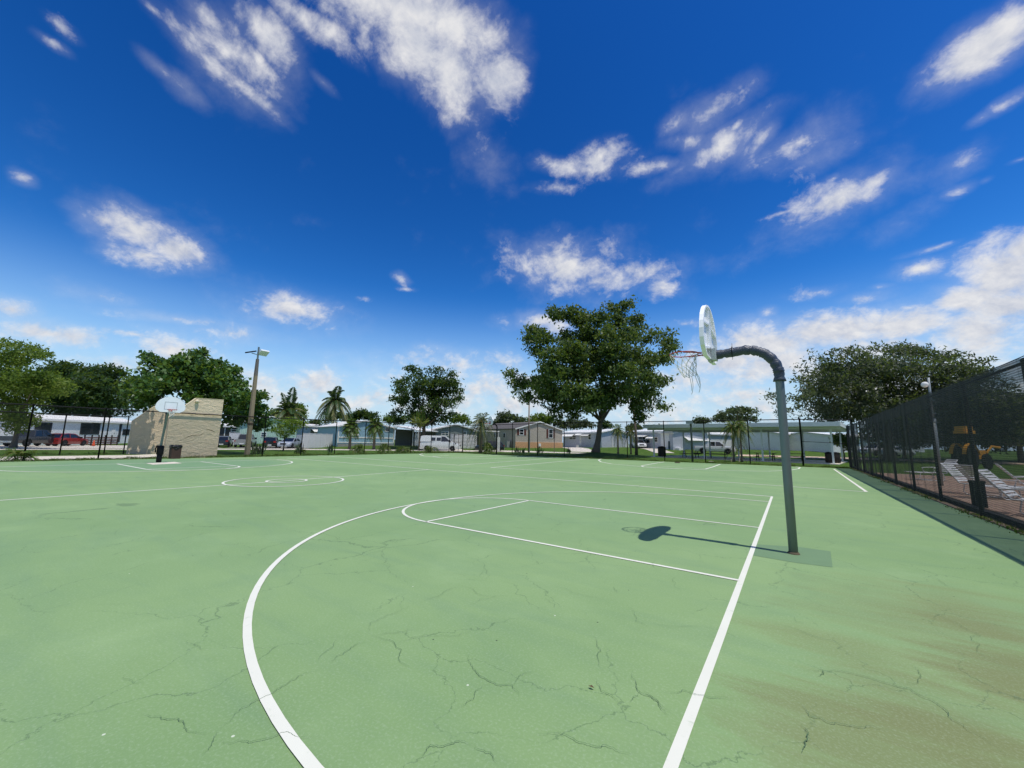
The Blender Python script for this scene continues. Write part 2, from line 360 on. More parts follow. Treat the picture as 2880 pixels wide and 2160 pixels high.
def ribbon(pts, w, z, mb, taper=True):
    P = [Vector((p[0], p[1], 0)) for p in pts]; n = len(P); vs = []
    for i, p in enumerate(P):
        t = (P[min(i+1, n-1)]-P[max(i-1, 0)]).normalized(); nn = Vector((-t.y, t.x, 0))
        ww = w*(.5 if not taper else .5*max(.12, min(1, 3*i/n, 3*(n-1-i)/n))*random.uniform(.6, 1.3))
        vs += [(p.x-nn.x*ww, p.y-nn.y*ww, z), (p.x+nn.x*ww, p.y+nn.y*ww, z)]
    mb.add(vs, [(2*i, 2*i+2, 2*i+3, 2*i+1) for i in range(n-1)])
def jag(pts, it=4, amp=.16):
    P = [Vector((p[0], p[1])) for p in pts]
    for _ in range(it):
        Q = [P[0]]
        for a, b in zip(P, P[1:]):
            d = b-a; Q += [(a+b)/2 + Vector((-d.y, d.x))*random.uniform(-amp, amp), b]
        P = Q
    return P
CR = [  # crack paths read off the photo, laid on the ground
 ([(395,2010),(450,2018),(500,2025),(520,2040),(612,2060)],.011),([(612,2060),(660,2010),(740,1965),(800,1930),(860,1895),(900,1885)],.009),([(612,2060),(600,2085),(560,2130)],.008),
 ([(600,2088),(700,2092),(790,2065),(900,2075)],.008),([(915,1870),(980,1830),(1030,1808)],.010),([(1035,1780),(1040,1755),(1100,1730),(1165,1700)],.008),([(1035,1782),(1110,1812),(1120,1850),(1155,1885)],.010),
 ([(1110,1815),(1160,1795),(1290,1790),(1330,1770)],.007),([(1320,1840),(1330,1880),(1380,1920),(1440,1930),(1460,1960)],.012),([(1380,1925),(1330,1970),(1285,1995)],.007),([(1440,1930),(1500,1890)],.007),
 ([(1780,1890),(1790,1925),(1800,1950),(1850,1975),(1890,2010)],.012),([(1800,1950),(1770,1980)],.008),([(1670,1790),(1690,1830),(1700,1890)],.009),([(1670,1910),(1690,1945),(1740,1985)],.009),
 ([(1750,1700),(1790,1750),(1830,1770)],.007),([(1180,2140),(1210,2100),(1280,2090),(1330,2098)],.011),([(1330,2098),(1380,2120),(1400,2150)],.008),([(1490,2070),(1600,2075),(1700,2100),(1790,2120)],.009),
 ([(1800,1945),(1850,1975),(1888,2020)],.010),([(1860,1950),(1920,1943),(2000,1965),(2080,1975)],.009),([(2255,2040),(2272,2070),(2265,2100),(2258,2125)],.016),([(2240,1975),(2275,2015),(2400,2045),(2520,2060)],.010),
 ([(2205,1875),(2300,1890),(2450,1910),(2560,1940),(2660,2000),(2730,2060),(2830,2130)],.011),([(2560,1870),(2590,1900),(2530,1925)],.008),([(2310,1880),(2300,1905)],.012),
 ([(2220,1730),(2240,1750),(2290,1757)],.006),([(2640,1710),(2760,1790),(2860,1900)],.007),([(1340,1560),(1370,1605),(1365,1635)],.007),([(1040,1585),(1100,1596),(1230,1570)],.006),
 ([(1160,1700),(1250,1665),(1290,1650)],.008),([(1285,1648),(1350,1675),(1400,1682)],.007),([(1350,1625),(1365,1605)],.007),([(1560,1645),(1640,1675),(1720,1690)],.006),([(1730,1650),(1735,1670)],.008),
 ([(1520,1680),(1560,1700),(1562,1715)],.007),([(520,1800),(600,1830)],.006),([(350,1900),(420,1920)],.005),([(250,1700),(420,1690)],.005),([(940,1520),(960,1510)],.008),
]
for pts, w in CR:
    ribbon(jag([G(u, v) for u, v in pts], 6, .17), w*.30, .009, court)
for k in range(70):
    x, y = random.uniform(-14, 3.5), random.uniform(-5.5, 4.5); a = random.uniform(0, 6.3); L = random.uniform(.15, .7)
    pts = [(x, y)]
    for _ in range(3): a += random.uniform(-.7, .7); pts.append((pts[-1][0]+L*.4*math.cos(a), pts[-1][1]+L*.4*math.sin(a)))
    ribbon(jag(pts, 2, .15), random.uniform(.0016, .0032), .009, court)
court_o = court.build('basketball_court', [court_mat(), CRACK]); tag(court_o, kind='structure')

def marking(name, paths, w, z=.004):
    mb = MB()
    for P in paths:
        # densify so that the line drapes evenly
        ribbon(P, w, z, mb, taper=False)
    o = mb.build(name, LINE, court_o); return o
def arc(cx, cy, r, a0, a1, n=64): return [(cx+r*math.cos(R(a0+(a1-a0)*i/n)), cy+r*math.sin(R(a0+(a1-a0)*i/n))) for i in range(n+1)]
HW, HC, KA, KL, R3, XR = 6.80, -14.05, 1.785, 5.08, 6.0, -.82
z5 = lambda *uv: [(G(u, v).x, G(u, v).y) for u, v in uv]
# near court
marking('baseline', [[(.04, -9.5), (.036, -3.4), (.022, 0), (-.012, 7.44)]], .060)
marking('sideline', [z5((806, 1288.2), (1150, 1316.2), (1205, 1321.0), (1550, 1347.9), (1900, 1375.6), (2171, 1396.8))], .082, .006)
marking('half_court_line', [[(HC, -9.5), (HC, 0), z5((1204, 1321.2))[0]]], .075)
marking('center_circle', [arc(HC, 0, 1.83, 0, 360, 72), arc(HC, 0, .62, 0, 360, 48)], .075, .008)
def key(s, x0, y0, rot=0):
    def T(P): return [(x0 + s*p[0], y0 + p[1]) for p in P]
    return [T([(-.01, KA), (-KL, KA)]), T([(.02, -KA), (-KL, -KA)]), T([(-KL, -KA), (-KL, KA)]), T(arc(-KL, 0, KA, 90, 270, 40))]
def three(s, x0, y0):
    e = math.sqrt(R3*R3-.0)
    return [[(x0+s*(-.02), y0+R3), (x0+s*XR, y0+R3)] + [(x0+s*p[0], y0+p[1]) for p in arc(XR, 0, R3, 90, 270, 80)][1:] + [(x0+s*(-.06), y0-R3)]]
marking('key_line', key(1, 0, 0), .058, .006)
marking('three_point_line', three(1, 0, 0), .061, .008)
marking('baseline', [[(XB, -9.5), (XB, HW)]], .10)
marking('key_line', key(-1, XB, 0), .095, .006)
marking('three_point_line', three(-1, XB, 0), .095, .008)
# two half courts beyond, read off the photo and laid on the ground
def poly(*uv): return z5(*uv)
marking('half_court_line', [poly((880,1280),(1080,1294.2),(1290,1308.4))], .10)
marking('sideline', [poly((1290,1308.4),(1480,1294.4),(1570,1287.0))], .10, .006)
marking('sideline', [poly((1380,1315.2),(1500,1305),(1630,1293),(1656,1290.5))], .10)
marking('half_court_line', [poly((1380,1315.2),(1950,1350),(2435,1383.4))], .085, .006)
marking('sideline', [poly((2437,1383.6),(2345,1319.5))], .09, .008)
h3 = G(1948, 1300); X3 = G(1830, 1315).x*.5 + G(1975, 1319).x*.5
Y3 = 29.2
def half(x0, y0, wob=1):
    a3 = [(x0+R3*math.cos(R(a)), y0+R3*math.sin(R(a))) for a in np.linspace(180, 360, 60)]
    kk = [(x0-KA, y0+.3), (x0-KA, y0-3.9)] + [(x0+KA*math.cos(R(a)), y0-3.9+KA*.45*math.sin(R(a))) for a in np.linspace(180, 360, 24)] + [(x0+KA, y0+.3)]
    return a3, kk
marking('three_point_line', [poly((1735,1291.5),(1695,1289.2),(1683,1294),(1690,1299),(1720,1305),(1800,1312),(1890,1317.4),(2000,1322),(2080,1324.5),(2160,1325.3),(2215,1323.5),(2246,1318.5),(2250,1314.8),(2238,1312.5))], .11, .004)
marking('key_line', [poly((1868,1299),(1835,1304.5),(1804,1310.5),(1810,1313.5),(1850,1316.6),(1940,1319.6),(1984,1319.4),(2005,1313.5),(2026,1305.5)), poly((1815,1310),(1900,1313.4),(1980,1317))], .11, .006)
marking('three_point_line', [poly((1270,1274.5),(1222,1273.2),(1190,1275.5),(1180,1278.5),(1192,1282.5),(1240,1287.2),(1300,1289.5),(1380,1289.6),(1460,1287.6),(1520,1285.2))], .12, .004)
marking('key_line', [poly((1262,1280.5),(1217,1283.2),(1235,1286),(1280,1286.4),(1340,1284.8),(1400,1281.2))], .12, .006)
PATCH = mat('patch_paint', (.14, .235, .118), .85, .1, 4)
pq = [G(u, v) for u, v in ((2110,1530),(2250,1539),(2336,1551),(2342,1596),(2238,1583),(2105,1560))]
mb = MB(); mb.add([(p.x, p.y, .0025) for p in pq], [list(range(6))[::-1]]); mb.build('repaired_patch', PATCH, court_o)
CONC = mat('concrete', '#cfc6b4', .85, .12, 1.2, bump=.4, dirt=.25)
cq = MB(); cq.add([(p.x, p.y, .003) for p in [G(u, v) for u, v in ((410,1303),(490,1299),(512,1303),(430,1307))]], [(3, 2, 1, 0)]); cq.build('concrete_patch', CONC, court_o)

# ------------------------------------------------------------------ pavements and roads
def sheet(name, pts, m, dz, sub=1.5):
    """a polygon strip draped on the terrain: pts = list of (left, right) pairs"""
    vs = []; fs = []; rows = []
    P = []
    for (a, b), (c, d) in zip(pts, pts[1:]):
        L = max((Vector(c)-Vector(a)).length, (Vector(d)-Vector(b)).length); n = max(1, int(L/sub))
        for i in range(n): P.append((Vector(a).lerp(Vector(c), i/n), Vector(b).lerp(Vector(d), i/n)))
    P.append((Vector(pts[-1][0]), Vector(pts[-1][1])))
    K = max(2, int((P[0][0]-P[0][1]).length/1.5)+1)
    for a, b in P:
        for k in range(K+1):
            q = a.lerp(b, k/K); vs.append((q.x, q.y, gz(q.x, q.y)+dz))
    for i in range(len(P)-1):
        for k in range(K): fs.append((i*(K+1)+k, (i+1)*(K+1)+k, (i+1)*(K+1)+k+1, i*(K+1)+k+1))
    mb = MB(); mb.add(vs, fs); o = mb.build(name, m); tag(o, kind='structure'); return o
ROADM = mat('road_concrete', '#c9c0b0', .9, .14, .6, bump=.3, dirt=.3)
sheet('sidewalk', [((-34.5, -18), (-40.2, -18)), ((-34.5, 1.4), (-40.2, 1.4)), ((-35.2, 1.9), (-42, 3.2))], CONC, -.005)
rp = [(-58, -60), (-57.5, -20), (-56.5, -4), (-54, 8), (-51.5, 16), (-47, 24), (-40, 32.5), (-31, 41), (-20, 46), (-5, 50), (15, 54), (60, 60)]
def offs(pl, w):
    o = []
    for i, p in enumerate(pl):
        a = Vector(pl[max(0, i-1)]); b = Vector(pl[min(len(pl)-1, i+1)]); t = (b-a).normalized(); o.append((p[0]+t.y*w, p[1]-t.x*w))
    return o
ra, rb = offs(rp, 0), offs(rp, -5.0)
ridx = 9
sheet('road', list(zip(ra, rb))[:ridx], ROADM, -.012)
def drive(u0, d0, u1, d1, w): 
    a, b = GP(u0, d0), GP(u1, d1); t = (b-a).normalized(); n = Vector((-t.y, t.x, 0))*w/2
    sheet('driveway', [((a+n).xy[:], (a-n).xy[:]), ((b+n).xy[:], (b-n).xy[:])], ROADM, -.004)
sheet('driveway', [((-62, -25), (-77, -25)), ((-61.5, 6), (-78, 6)), ((-60, 14), (-70, 14))], ROADM, -.008)
sheet('driveway', [((-57, 17), (-66, 15)), ((-54.5, 23), (-63, 24))], mat('drive_dark', '#8f8b82', .9, .15, .6, dirt=.3), -.004)
drive(1640, 62, 1592, 84, 3.6)
drive(1235, 55, 1250, 62, 6)
drive(1870, 62, 1800, 74, 3.0)
sheet('driveway', [((-6, 56), (-6, 61)), ((14, 56), (14, 61.5)), ((40, 57), (40, 62))], mat('tan_drive', '#c8b094', .9, .1, .8, dirt=.2), -.004)
# pool deck of brick pavers beyond the right fence
def paver_mat():
    m, t, p = new_mat('brick_pavers'); tc = t.n('ShaderNodeTexCoord').outputs['Object']
    br = t.n('ShaderNodeTexBrick'); br.inputs['Scale'].default_value = 4.5; br.inputs['Mortar Size'].default_value = .025
    br.inputs['Color1'].default_value = (.50, .31, .21, 1); br.inputs['Color2'].default_value = (.43, .27, .185, 1); br.inputs['Mortar'].default_value = (.2, .15, .11, 1); t.l(tc, br.inputs['Vector'])
    c = t.mix(t.math('MULTIPLY', t.ramp(t.noise(tc, .7, 6, .6), (.4, .7)), .5), br.outputs['Color'], (.50, .36, .25)); t.l(c, p.inputs['Base Color']); p.inputs['Roughness'].default_value = .85; return m
dk = MB(); dk.prism([(4.55, -14), (13.5, -14), (13.5, 24.5), (4.55, 25.5)], -.2, .02); tag(dk.build('pool_deck', paver_mat()), kind='structure')
SOIL = mat('soil', '#4a4032', .95, .35, 5, bump=1)
so_ = MB(); so_.prism([(3.9, -16), (4.55, -16), (4.55, 31), (3.9, 30.5)], -.2, .012); tag(so_.build('soil_strip', SOIL), kind='structure')
KERB = mat('kerb_dark', '#2a2926', .9, .3, 4, bump=.8)
k_ = MB()
yy = -15.8
while yy < 31:
    k_.box(4.10+random.uniform(-.01, .01), yy, 0, 4.27, yy+1.48, .12+random.uniform(-.015, .015), .02); yy += 1.5
tag(k_.build('kerb', KERB), kind='structure')

# ------------------------------------------------------------------ leaves, tufts
def quad_cloud(name, C, A, B, tint, m, parent=None):
    """C centre, A half-length vector, B half-width vector -> folded diamond leaves in one mesh"""
    n = len(C); N = np.cross(A, B); N /= (np.linalg.norm(N, axis=1, keepdims=True)+1e-9)
    wl = np.linalg.norm(B, axis=1, keepdims=True)
    V = np.empty((n, 4, 3)); V[:, 0] = C-A; V[:, 1] = C+B+N*wl*.35; V[:, 2] = C+A; V[:, 3] = C-B+N*wl*.35
    me = bpy.data.meshes.new(name); me.vertices.add(n*4); me.vertices.foreach_set('co', V.astype(np.float32).ravel())
    me.loops.add(n*4); me.loops.foreach_set('vertex_index', np.arange(n*4, dtype=np.int32))
    me.polygons.add(n); me.polygons.foreach_set('loop_start', np.arange(n, dtype=np.int32)*4)
    me.update(calc_edges=True); me.validate()
    at = me.attributes.new('tint', 'FLOAT', 'FACE'); at.data.foreach_set('value', tint.astype(np.float32))
    me.materials.append(m); o = bpy.data.objects.new(name, me); COL.objects.link(o)
    if parent is not None: o.parent = parent
    return o
def unit(a): return a/(np.linalg.norm(a, axis=1, keepdims=True)+1e-9)
def scatter(clumps, per, leaf, twig=.35, flat=.8, droop=.25, asp=.5, tints=None):
    """clumps: (centre, radius). Twig bunches on and in every clump, leaves round every bunch."""
    Cs, As, Bs, Ts = [], [], [], []
    for i, (c, r) in enumerate(clumps):
        k = max(4, int(per*r*r)); d = unit(RNG.normal(size=(k, 3)))
        rr = r*(RNG.random(k)**.45)[:, None]; tp = np.array(c)+d*rr*np.array([1, 1, flat])
        bias = RNG.normal(0, .13)
        ln = RNG.integers(14, 26)
        P = np.repeat(tp, ln, 0); out = np.repeat(d, ln, 0)
        P = P + RNG.normal(size=P.shape)*twig*np.array([1, 1, .6])
        a = unit(RNG.normal(size=P.shape)+out*.7+np.array([0, 0, -droop])); b = unit(np.cross(a, RNG.normal(size=P.shape)*.8+np.array([0, 0, 1.0])))
        s = leaf*RNG.uniform(.6, 1.25, (len(P), 1))
        Cs.append(P); As.append(a*s*.5); Bs.append(np.cross(b, a)*s*.5*asp if False else b*s*.5*asp)
        Ts.append(np.clip(RNG.normal(.45+bias, .2, len(P)) + np.repeat(RNG.normal(0, .1, k), ln), 0, 1))
    return np.concatenate(Cs), np.concatenate(As), np.concatenate(Bs), np.concatenate(Ts)
BARK = mat('bark', '#6b6154', .95, .3, 3, bump=1)
BARKD = mat('bark_dark', '#4a4036', .95, .3, 3, bump=1)
def bez(p0, p1, p2, n=7): return [p0*((1-t)**2)+p1*(2*t*(1-t))+p2*(t*t) for t in [i/n for i in range(n+1)]]
LM = dict(
 big=leaf_mat('leaf_big', (.022, .052, .012), (.058, .104, .022), (.20, .23, .085)),
 dark=leaf_mat('leaf_dark', (.012, .036, .010), (.026, .066, .014), (.065, .115, .03)),
 grape=leaf_mat('leaf_grape', (.028, .080, .015), (.060, .140, .022), (.165, .27, .055), rough=.4, spec=.5),
 bright=leaf_mat('leaf_bright', (.085, .170, .012), (.165, .270, .018), (.27, .36, .045), .5),
 light=leaf_mat('leaf_light', (.055, .112, .016), (.112, .180, .026), (.21, .26, .06), .5),
 grey=leaf_mat('leaf_grey', (.022, .042, .022), (.043, .068, .034), (.085, .105, .055)),
 dusk=leaf_mat('leaf_dusk', (.026, .040, .025), (.055, .070, .042), (.125, .135, .085)),
 palm=leaf_mat('leaf_palm', (.020, .050, .014), (.045, .088, .024), (.17, .17, .06), .25, .45, .45),
 areca=leaf_mat('leaf_areca', (.035, .085, .012), (.075, .140, .020), (.19, .21, .05), .35, .45),
 agave=leaf_mat('leaf_agave', (.030, .060, .025), (.060, .095, .04), (.13, .15, .08), .1),
 weed=leaf_mat('leaf_weed', (.045, .095, .014), (.085, .145, .022), (.20, .20, .07), .3),
)
TREE_PER, TREE_LEAF = 2.0, 1.25
def tree(name, label, cat, u, dep, clumps, crop, lm, per=3.0, leaf=.3, twig=.35, spread=.75, trunk=.3, bark=None, fork=.35, asp=.5, limbs=14, extra=.5, flat=.8, group=None, base_z=None, trunk_top=None, droop=.25):
    """clumps: (x, y, r) outline masses seen in the photo; each gets a place in the depth of a round crown"""
    x0, y0, sc = crop; base = GP(u, dep)
    if base_z is not None: base.z = base_z
    pts = [(x0+c[0]/sc, y0+c[1]/sc, c[2]/sc) for c in clumps if len(c) == 3]; fixed = [(x0+c[0]/sc, y0+c[1]/sc, c[2]/sc, c[3]) for c in clumps if len(c) == 4]
    uc = sum(p[0] for p in pts)/len(pts); vc = sum(p[1] for p in pts)/len(pts)
    RU = max(abs(p[0]-uc)+p[2] for p in pts); RV = max(abs(p[1]-vc)+p[2] for p in pts)
    cl = []; px = dep/F
    for (pu, pv, pr) in pts:
        e = max(0, 1-((pu-uc)/RU)**2-((pv-vc)/RV)**2); half = math.sqrt(e)*RU*px*spread
        reps = 1 + (1 if random.random() < extra else 0) + (1 if e > .45 else 0)
        for k in range(reps):
            f = random.uniform(-1, 1) if k else random.uniform(-.9, .1)
            dz = f*half; P = CAM + ray(pu, pv)*(dep)      # the mass itself, then moved along its own line of sight and resized with it
            P = CAM + ray(pu, pv)*(dep+dz); s = (dep+dz)/dep
            r = pr*px*s*random.uniform(.85, 1.1)
            if P.z-r*.6 < base.z+.4: P.z = base.z+.4+r*.6
            cl.append((P-base, r))
    for (pu, pv, pr, pd) in fixed: cl.append((AT(pu, pv, pd)-base, pr*pd/F))
    root = thing(name, label, cat, base, 0, group)
    mb = MB(); top = Vector((0, 0, (max(c.z for c, r in cl))*fork))
    if trunk_top: top = AT(*trunk_top, dep)-base
    sway = Vector((random.uniform(-.2, .2), random.uniform(-.2, .2), 0))
    path = bez(Vector((0, 0, -.15)), top*.5+sway, top, 8)
    mb.tube(path, [trunk*(1.6 if i == 0 else 1.15 if i == 1 else 1-.35*i/8) for i in range(9)], 10)
    order = sorted(cl, key=lambda c: -c[1])[:limbs*2]; random.shuffle(order)
    for c, r in order[:limbs]:
        st = top.lerp(path[5], random.uniform(0, .7)); mid = (st+c)/2 + Vector((0, 0, -.12*(c-st).length)); rr = trunk*random.uniform(.25, .5)
        q = bez(st, mid, c, 8); mb.tube(q, [rr*(1-.85*i/8) for i in range(9)], 6)
        for _ in range(3):
            d = Vector(unit(RNG.normal(size=(1, 3)))[0])*r*.9; a = q[random.randint(5, 8)]
            mb.tube(bez(a, a+d*.5+Vector((0, 0, -.1)), a+d, 4), [rr*.22*(1-.2*i) for i in range(5)], 4)
    mb.build('trunk', bark or BARK, root, smooth=True)
    C, A, B, T = scatter(cl, per*TREE_PER, leaf*TREE_LEAF, twig, flat, droop, asp)
    keep = C[:, 2] > .05
    quad_cloud('crown', C[keep], A[keep], B[keep], T[keep], LM[lm], root)
    return root
CB = (1380, 820, 3.317); C4 = (1080, 1000, 5.185); C2 = (340, 900, 3.687); C1 = (0, 900, 3.319); C3 = (700, 1000, 5.183); C5 = (1380, 1080, 5.53); C6 = (1740, 1130, 6.144); C7 = (2060, 1130, 5.53); CD = (0, 0, 1/1.302)
tree('shade_tree', 'large spreading dark green tree beyond the fence, tallest in view, thick bare trunk', 'tree', 1675, 46,
 [(620,200,80),(760,215,80),(860,260,90),(1130,140,70),(1265,125,62),(1200,190,60),(1000,260,80),(1180,270,90),(1350,280,70),(390,370,75),(360,440,60),(400,500,70),(500,430,75),(700,430,110),(900,400,120),(1100,400,125),(1300,400,115),(1480,430,95),(1640,390,70),(1650,500,80),(1600,620,85),(1690,560,55),(450,570,70),(570,610,100),(750,580,130),(950,580,140),(1150,560,140),(1350,580,125),(1480,650,105),(520,710,80),(640,760,120),(850,760,140),(1050,740,140),(1250,740,125),(1450,790,95),(1560,830,60),(1640,830,35),(190,765,45),(260,840,75),(360,880,90),(470,860,105),(330,985,60),(250,940,40),(430,1010,65),(560,960,100),(700,940,115),(870,930,105),(1100,900,100),(1300,910,105),(1450,940,85),(1530,1015,70),(1600,1080,38),(1360,1040,95),(1200,1010,75),(1385,1140,55),(1480,1090,55),(560,1090,70),(700,1080,90),(830,1060,70),(640,1160,55),(900,1010,85),(1010,1000,85),(1090,985,85),(930,1080,60),(1080,1060,50),(760,1150,50),(1385,1180,35)],
 CB, 'big', per=6.6, leaf=.34, twig=.38, trunk=.36, fork=.3, limbs=10, spread=.8, trunk_top=(1690, 1165), asp=.5)
tree('leafy_tree', 'tall bushy dark tree standing behind the white van', 'tree', 1190, 62,
 [(400,200,60),(500,260,90),(700,230,100),(790,230,70),(980,280,55),(330,350,100),(220,400,50),(560,380,130),(780,380,130),(950,400,105),(1040,420,50),(270,510,110),(450,520,130),(700,540,150),(900,540,135),(1070,500,45),(1080,620,55),(140,640,55),(270,660,110),(500,680,140),(750,700,150),(950,690,110),(140,840,55),(240,800,95),(420,840,120),(620,860,130),(820,860,115),(980,850,40),(230,930,80),(500,960,100),(700,960,100),(880,940,70)],
 C4, 'dark', per=3.6, leaf=.42, twig=.4, trunk=.35, fork=.35, asp=.42)
tree('sea_grape_tree', 'broad bright leafy tree right behind the tan stucco walls', 'tree', 575, 37,
 [(300,370,42),(270,450,70),(240,520,65),(400,440,60),(450,520,100),(620,400,60),(740,370,70),(830,330,42),(560,480,95),(700,480,115),(860,450,80),(960,500,80),(1020,450,42),(150,650,85),(250,650,115),(420,650,135),(600,620,145),(800,620,145),(980,620,115),(1100,540,60),(1165,525,30),(1150,640,85),(1250,680,50),(120,760,85),(280,780,115),(780,760,130),(950,760,130),(1100,760,105),(1220,780,85),(1320,800,85),(1430,790,60),(1465,770,30),(1150,900,105),(1280,920,95),(1400,900,75),(1120,1020,80),(1240,1040,85),(1360,1040,65),(1440,1000,70),(1470,1080,45),(1420,1110,40),(200,880,80),(350,850,80),(190,660,55,32.2),(290,640,65,32),(390,650,55,32),(250,710,45,31.8),(330,720,40,31.6)],
 C2, 'grape', per=8.5, leaf=.27, twig=.3, trunk=.28, asp=.8, spread=.55, fork=.3)
tree('dark_tree', 'dense dark tree rising behind the long white home', 'tree', 235, 72,
 [(600,420,42),(450,450,80),(560,480,110),(700,470,100),(860,480,92),(1000,490,85),(1080,470,50),(1130,500,35),(430,560,125),(620,620,145),(820,620,155),(1000,620,145),(1150,600,85),(450,720,130),(650,760,140),(850,760,140),(1050,750,130),(1180,720,85),(1150,850,75),(700,860,90),(900,860,90),(550,850,90),(1020,860,90)],
 C1, 'dark', per=2.6, leaf=.55, twig=.5, trunk=.4, asp=.4)
tree('light_tree', 'light yellowish green tree at the left edge, over the dark pickup', 'tree', 45, 40,
 [(20,215,60),(100,260,70),(220,265,70),(330,310,70),(400,325,40),(50,350,100),(200,380,95),(60,480,120),(200,520,120),(350,540,100),(480,560,90),(580,595,60),(640,605,30),(100,620,130),(260,640,120),(420,640,100),(520,660,60),(60,760,120),(200,780,110),(340,740,100),(100,900,110),(220,920,95),(60,1000,70),(180,1000,55),(-150,400,160),(-150,600,170),(-120,800,160),(-100,250,110)],
 C1, 'light', per=5.5, leaf=.30, twig=.34, trunk=.22, asp=.4, spread=.6)
tree('young_tree', 'small bright green flat topped tree in front of the silver sedan', 'tree', 800, 45.5,
 [(330,980,55),(420,950,65),(520,950,75),(620,955,75),(720,980,65),(790,1000,38),(420,1040,80),(540,1040,85),(650,1040,70),(480,1120,55),(640,1110,45),(370,1080,38),(520,1170,30)],
 C3, 'bright', per=7, leaf=.20, twig=.22, trunk=.075, limbs=9, asp=.4, fork=.5, bark=BARKD)
for lab, u, d, cl, cr, lm in (
 ('dark round background tree between the far palm and the blue house', 985, 88, [(1200,900,70),(1300,880,70),(1420,900,65),(1560,880,85),(1650,840,75),(1750,880,75),(1830,880,42),(1130,960,50),(1500,930,75)], C3, 'dark'),
 ('yellow green background tree right of the blue house roof', 1090, 90, [(2000,920,50),(2080,940,60),(2170,950,60),(2250,930,50)], C3, 'light'),
 ('light green background tree between the bushy tree and the small grey house', 1300, 86, [(1000,930,60),(1080,920,70),(1160,910,50),(1200,960,60)], C4, 'light'),
 ('grey green background tree left of the utility pole', 1430, 92, [(1700,900,70),(1800,880,75),(1880,900,70),(1960,940,60),(1650,970,60),(2040,960,50),(1750,980,70)], C4, 'grey'),
 ('olive background tree right of the utility pole, behind the grey gable', 1535, 96, [(620,560,55),(700,540,60),(780,515,60),(860,530,60),(930,560,60),(700,600,60),(850,600,60)], C5, 'light'),
 ('dark background hedge tree under the big tree, behind the white home', 1640, 98, [(1050,610,70),(1150,610,80),(1250,600,85),(1350,610,80),(1450,620,85),(1100,660,60),(1300,660,60),(1550,640,60)], C5, 'dusk'),
 ('rounded dark background tree right of the big trunk, behind the white home', 1712, 98, [(1720,640,60),(1790,620,50),(1840,650,40),(1750,690,60)], C5, 'dark'),
 ('small background tree above the pavilion roof at its middle', 1968, 95, [(1320,330,36),(1400,315,42),(1480,320,36),(1530,345,25),(1400,350,40)], C6, 'grey'),
 ('wide flat crowned background tree above the pavilion roof', 2075, 92, [(1760,250,50),(1820,205,60),(1950,165,70),(2050,155,75),(2150,150,75),(2250,160,70),(2350,180,60),(1680,310,50),(1800,300,70),(1930,280,80),(2080,280,85),(2220,280,80),(2340,280,70)], C6, 'grey'),
 ('small dark background bush left of the pavilion roof', 1790, 94, [(250,420,50),(200,450,45),(340,445,30),(700,440,26),(600,450,26)], C6, 'dusk'),
 ('distant palm topped clump between the far coconut palm and the white fence', 888, 90, [(960,975,22),(930,990,18),(990,985,18)], C3, 'dark'),
 ('tree with pinkish dry leaves right behind the left coconut palm', 845, 98, [(720,760,60),(780,800,45),(700,850,60),(780,870,50),(330,870,60),(420,860,70),(560,880,70),(660,900,60)], C3, 'light')):
    tree('background_tree', lab, 'tree', u, d, cl, cr, lm, per=3.2, leaf=.5, twig=.45, trunk=.25, limbs=6, group='trees behind the homes')
tree('rain_tree', 'huge dark umbrella shaped tree rising behind the screened fence at right', 'tree', 2500, 46,
 [(1735,795,16),(1780,770,28),(1830,765,30),(1890,752,28),(1950,758,30),(2000,768,30),(2050,770,26),(2095,782,22),(2125,780,12),(1760,820,34),(1820,812,42),(1890,805,46),(1960,812,46),(2030,812,42),(2100,815,36),(1735,860,26),(1790,862,40),(1860,862,48),(1940,865,48),(2010,865,44),(2080,865,40),(1745,895,24),(1680,870,13),(1690,890,16),(1665,858,8),(2140,840,36),(1800,895,30),(1880,900,34),(1960,900,34),(2050,900,34),(1790,795,30),(1860,785,38),(1930,788,38),(2000,795,36),(2070,798,30),(1770,842,34),(1840,840,44),(1920,840,46),(2000,842,44),(2070,842,38),(1785,885,34),(1850,885,40),(1930,886,40),(2010,886,40),(2100,880,36)],
 CD, 'dusk', per=2.9, leaf=.34, twig=.40, trunk=.5, flat=.62, spread=.6, limbs=20, asp=.4, fork=.45)
tree('pool_tree', 'dark dense tree behind the screened pool fence, right edge of the photo', 'tree', 2872, 44,
 [(2120,880,40),(2170,870,40),(2220,900,45),(2120,930,40),(2180,930,45),(2240,930,45),(2260,870,40)],
 CD, 'dusk', per=4, leaf=.36, twig=.4, trunk=.3)
tree('hedge_tree', 'dark hedge like tree low behind the screened fence, left of the yellow machine', 'tree', 2540, 52,
 [(1900,922,30),(1950,926,32),(2000,922,32),(2050,926,32),(1880,940,22),(2090,930,30),(2130,925,34),(1930,900,30),(2000,895,32),(2070,895,34),(2140,895,34),(1980,945,20),(2060,950,20)], CD, 'dusk', per=3.5, leaf=.4, twig=.4, trunk=.2)
tree('hedge_tree', 'long dark hedge of low trees behind the pool lounge area, seen through the screen', 'hedge', 2720, 47,
 [(2480,1240,26),(2530,1232,30),(2590,1228,32),(2650,1225,34),(2710,1222,36),(2770,1222,36),(2830,1220,38),(2890,1220,40),(2500,1205,28),(2570,1195,30),(2640,1190,32),(2710,1185,34),(2790,1180,36),(2860,1180,38),(2560,1250,22),(2680,1250,26),(2800,1250,28)], (0, 0, 1), 'dusk', per=5.5, leaf=.34, twig=.4, trunk=.2, spread=.15, fork=.5)
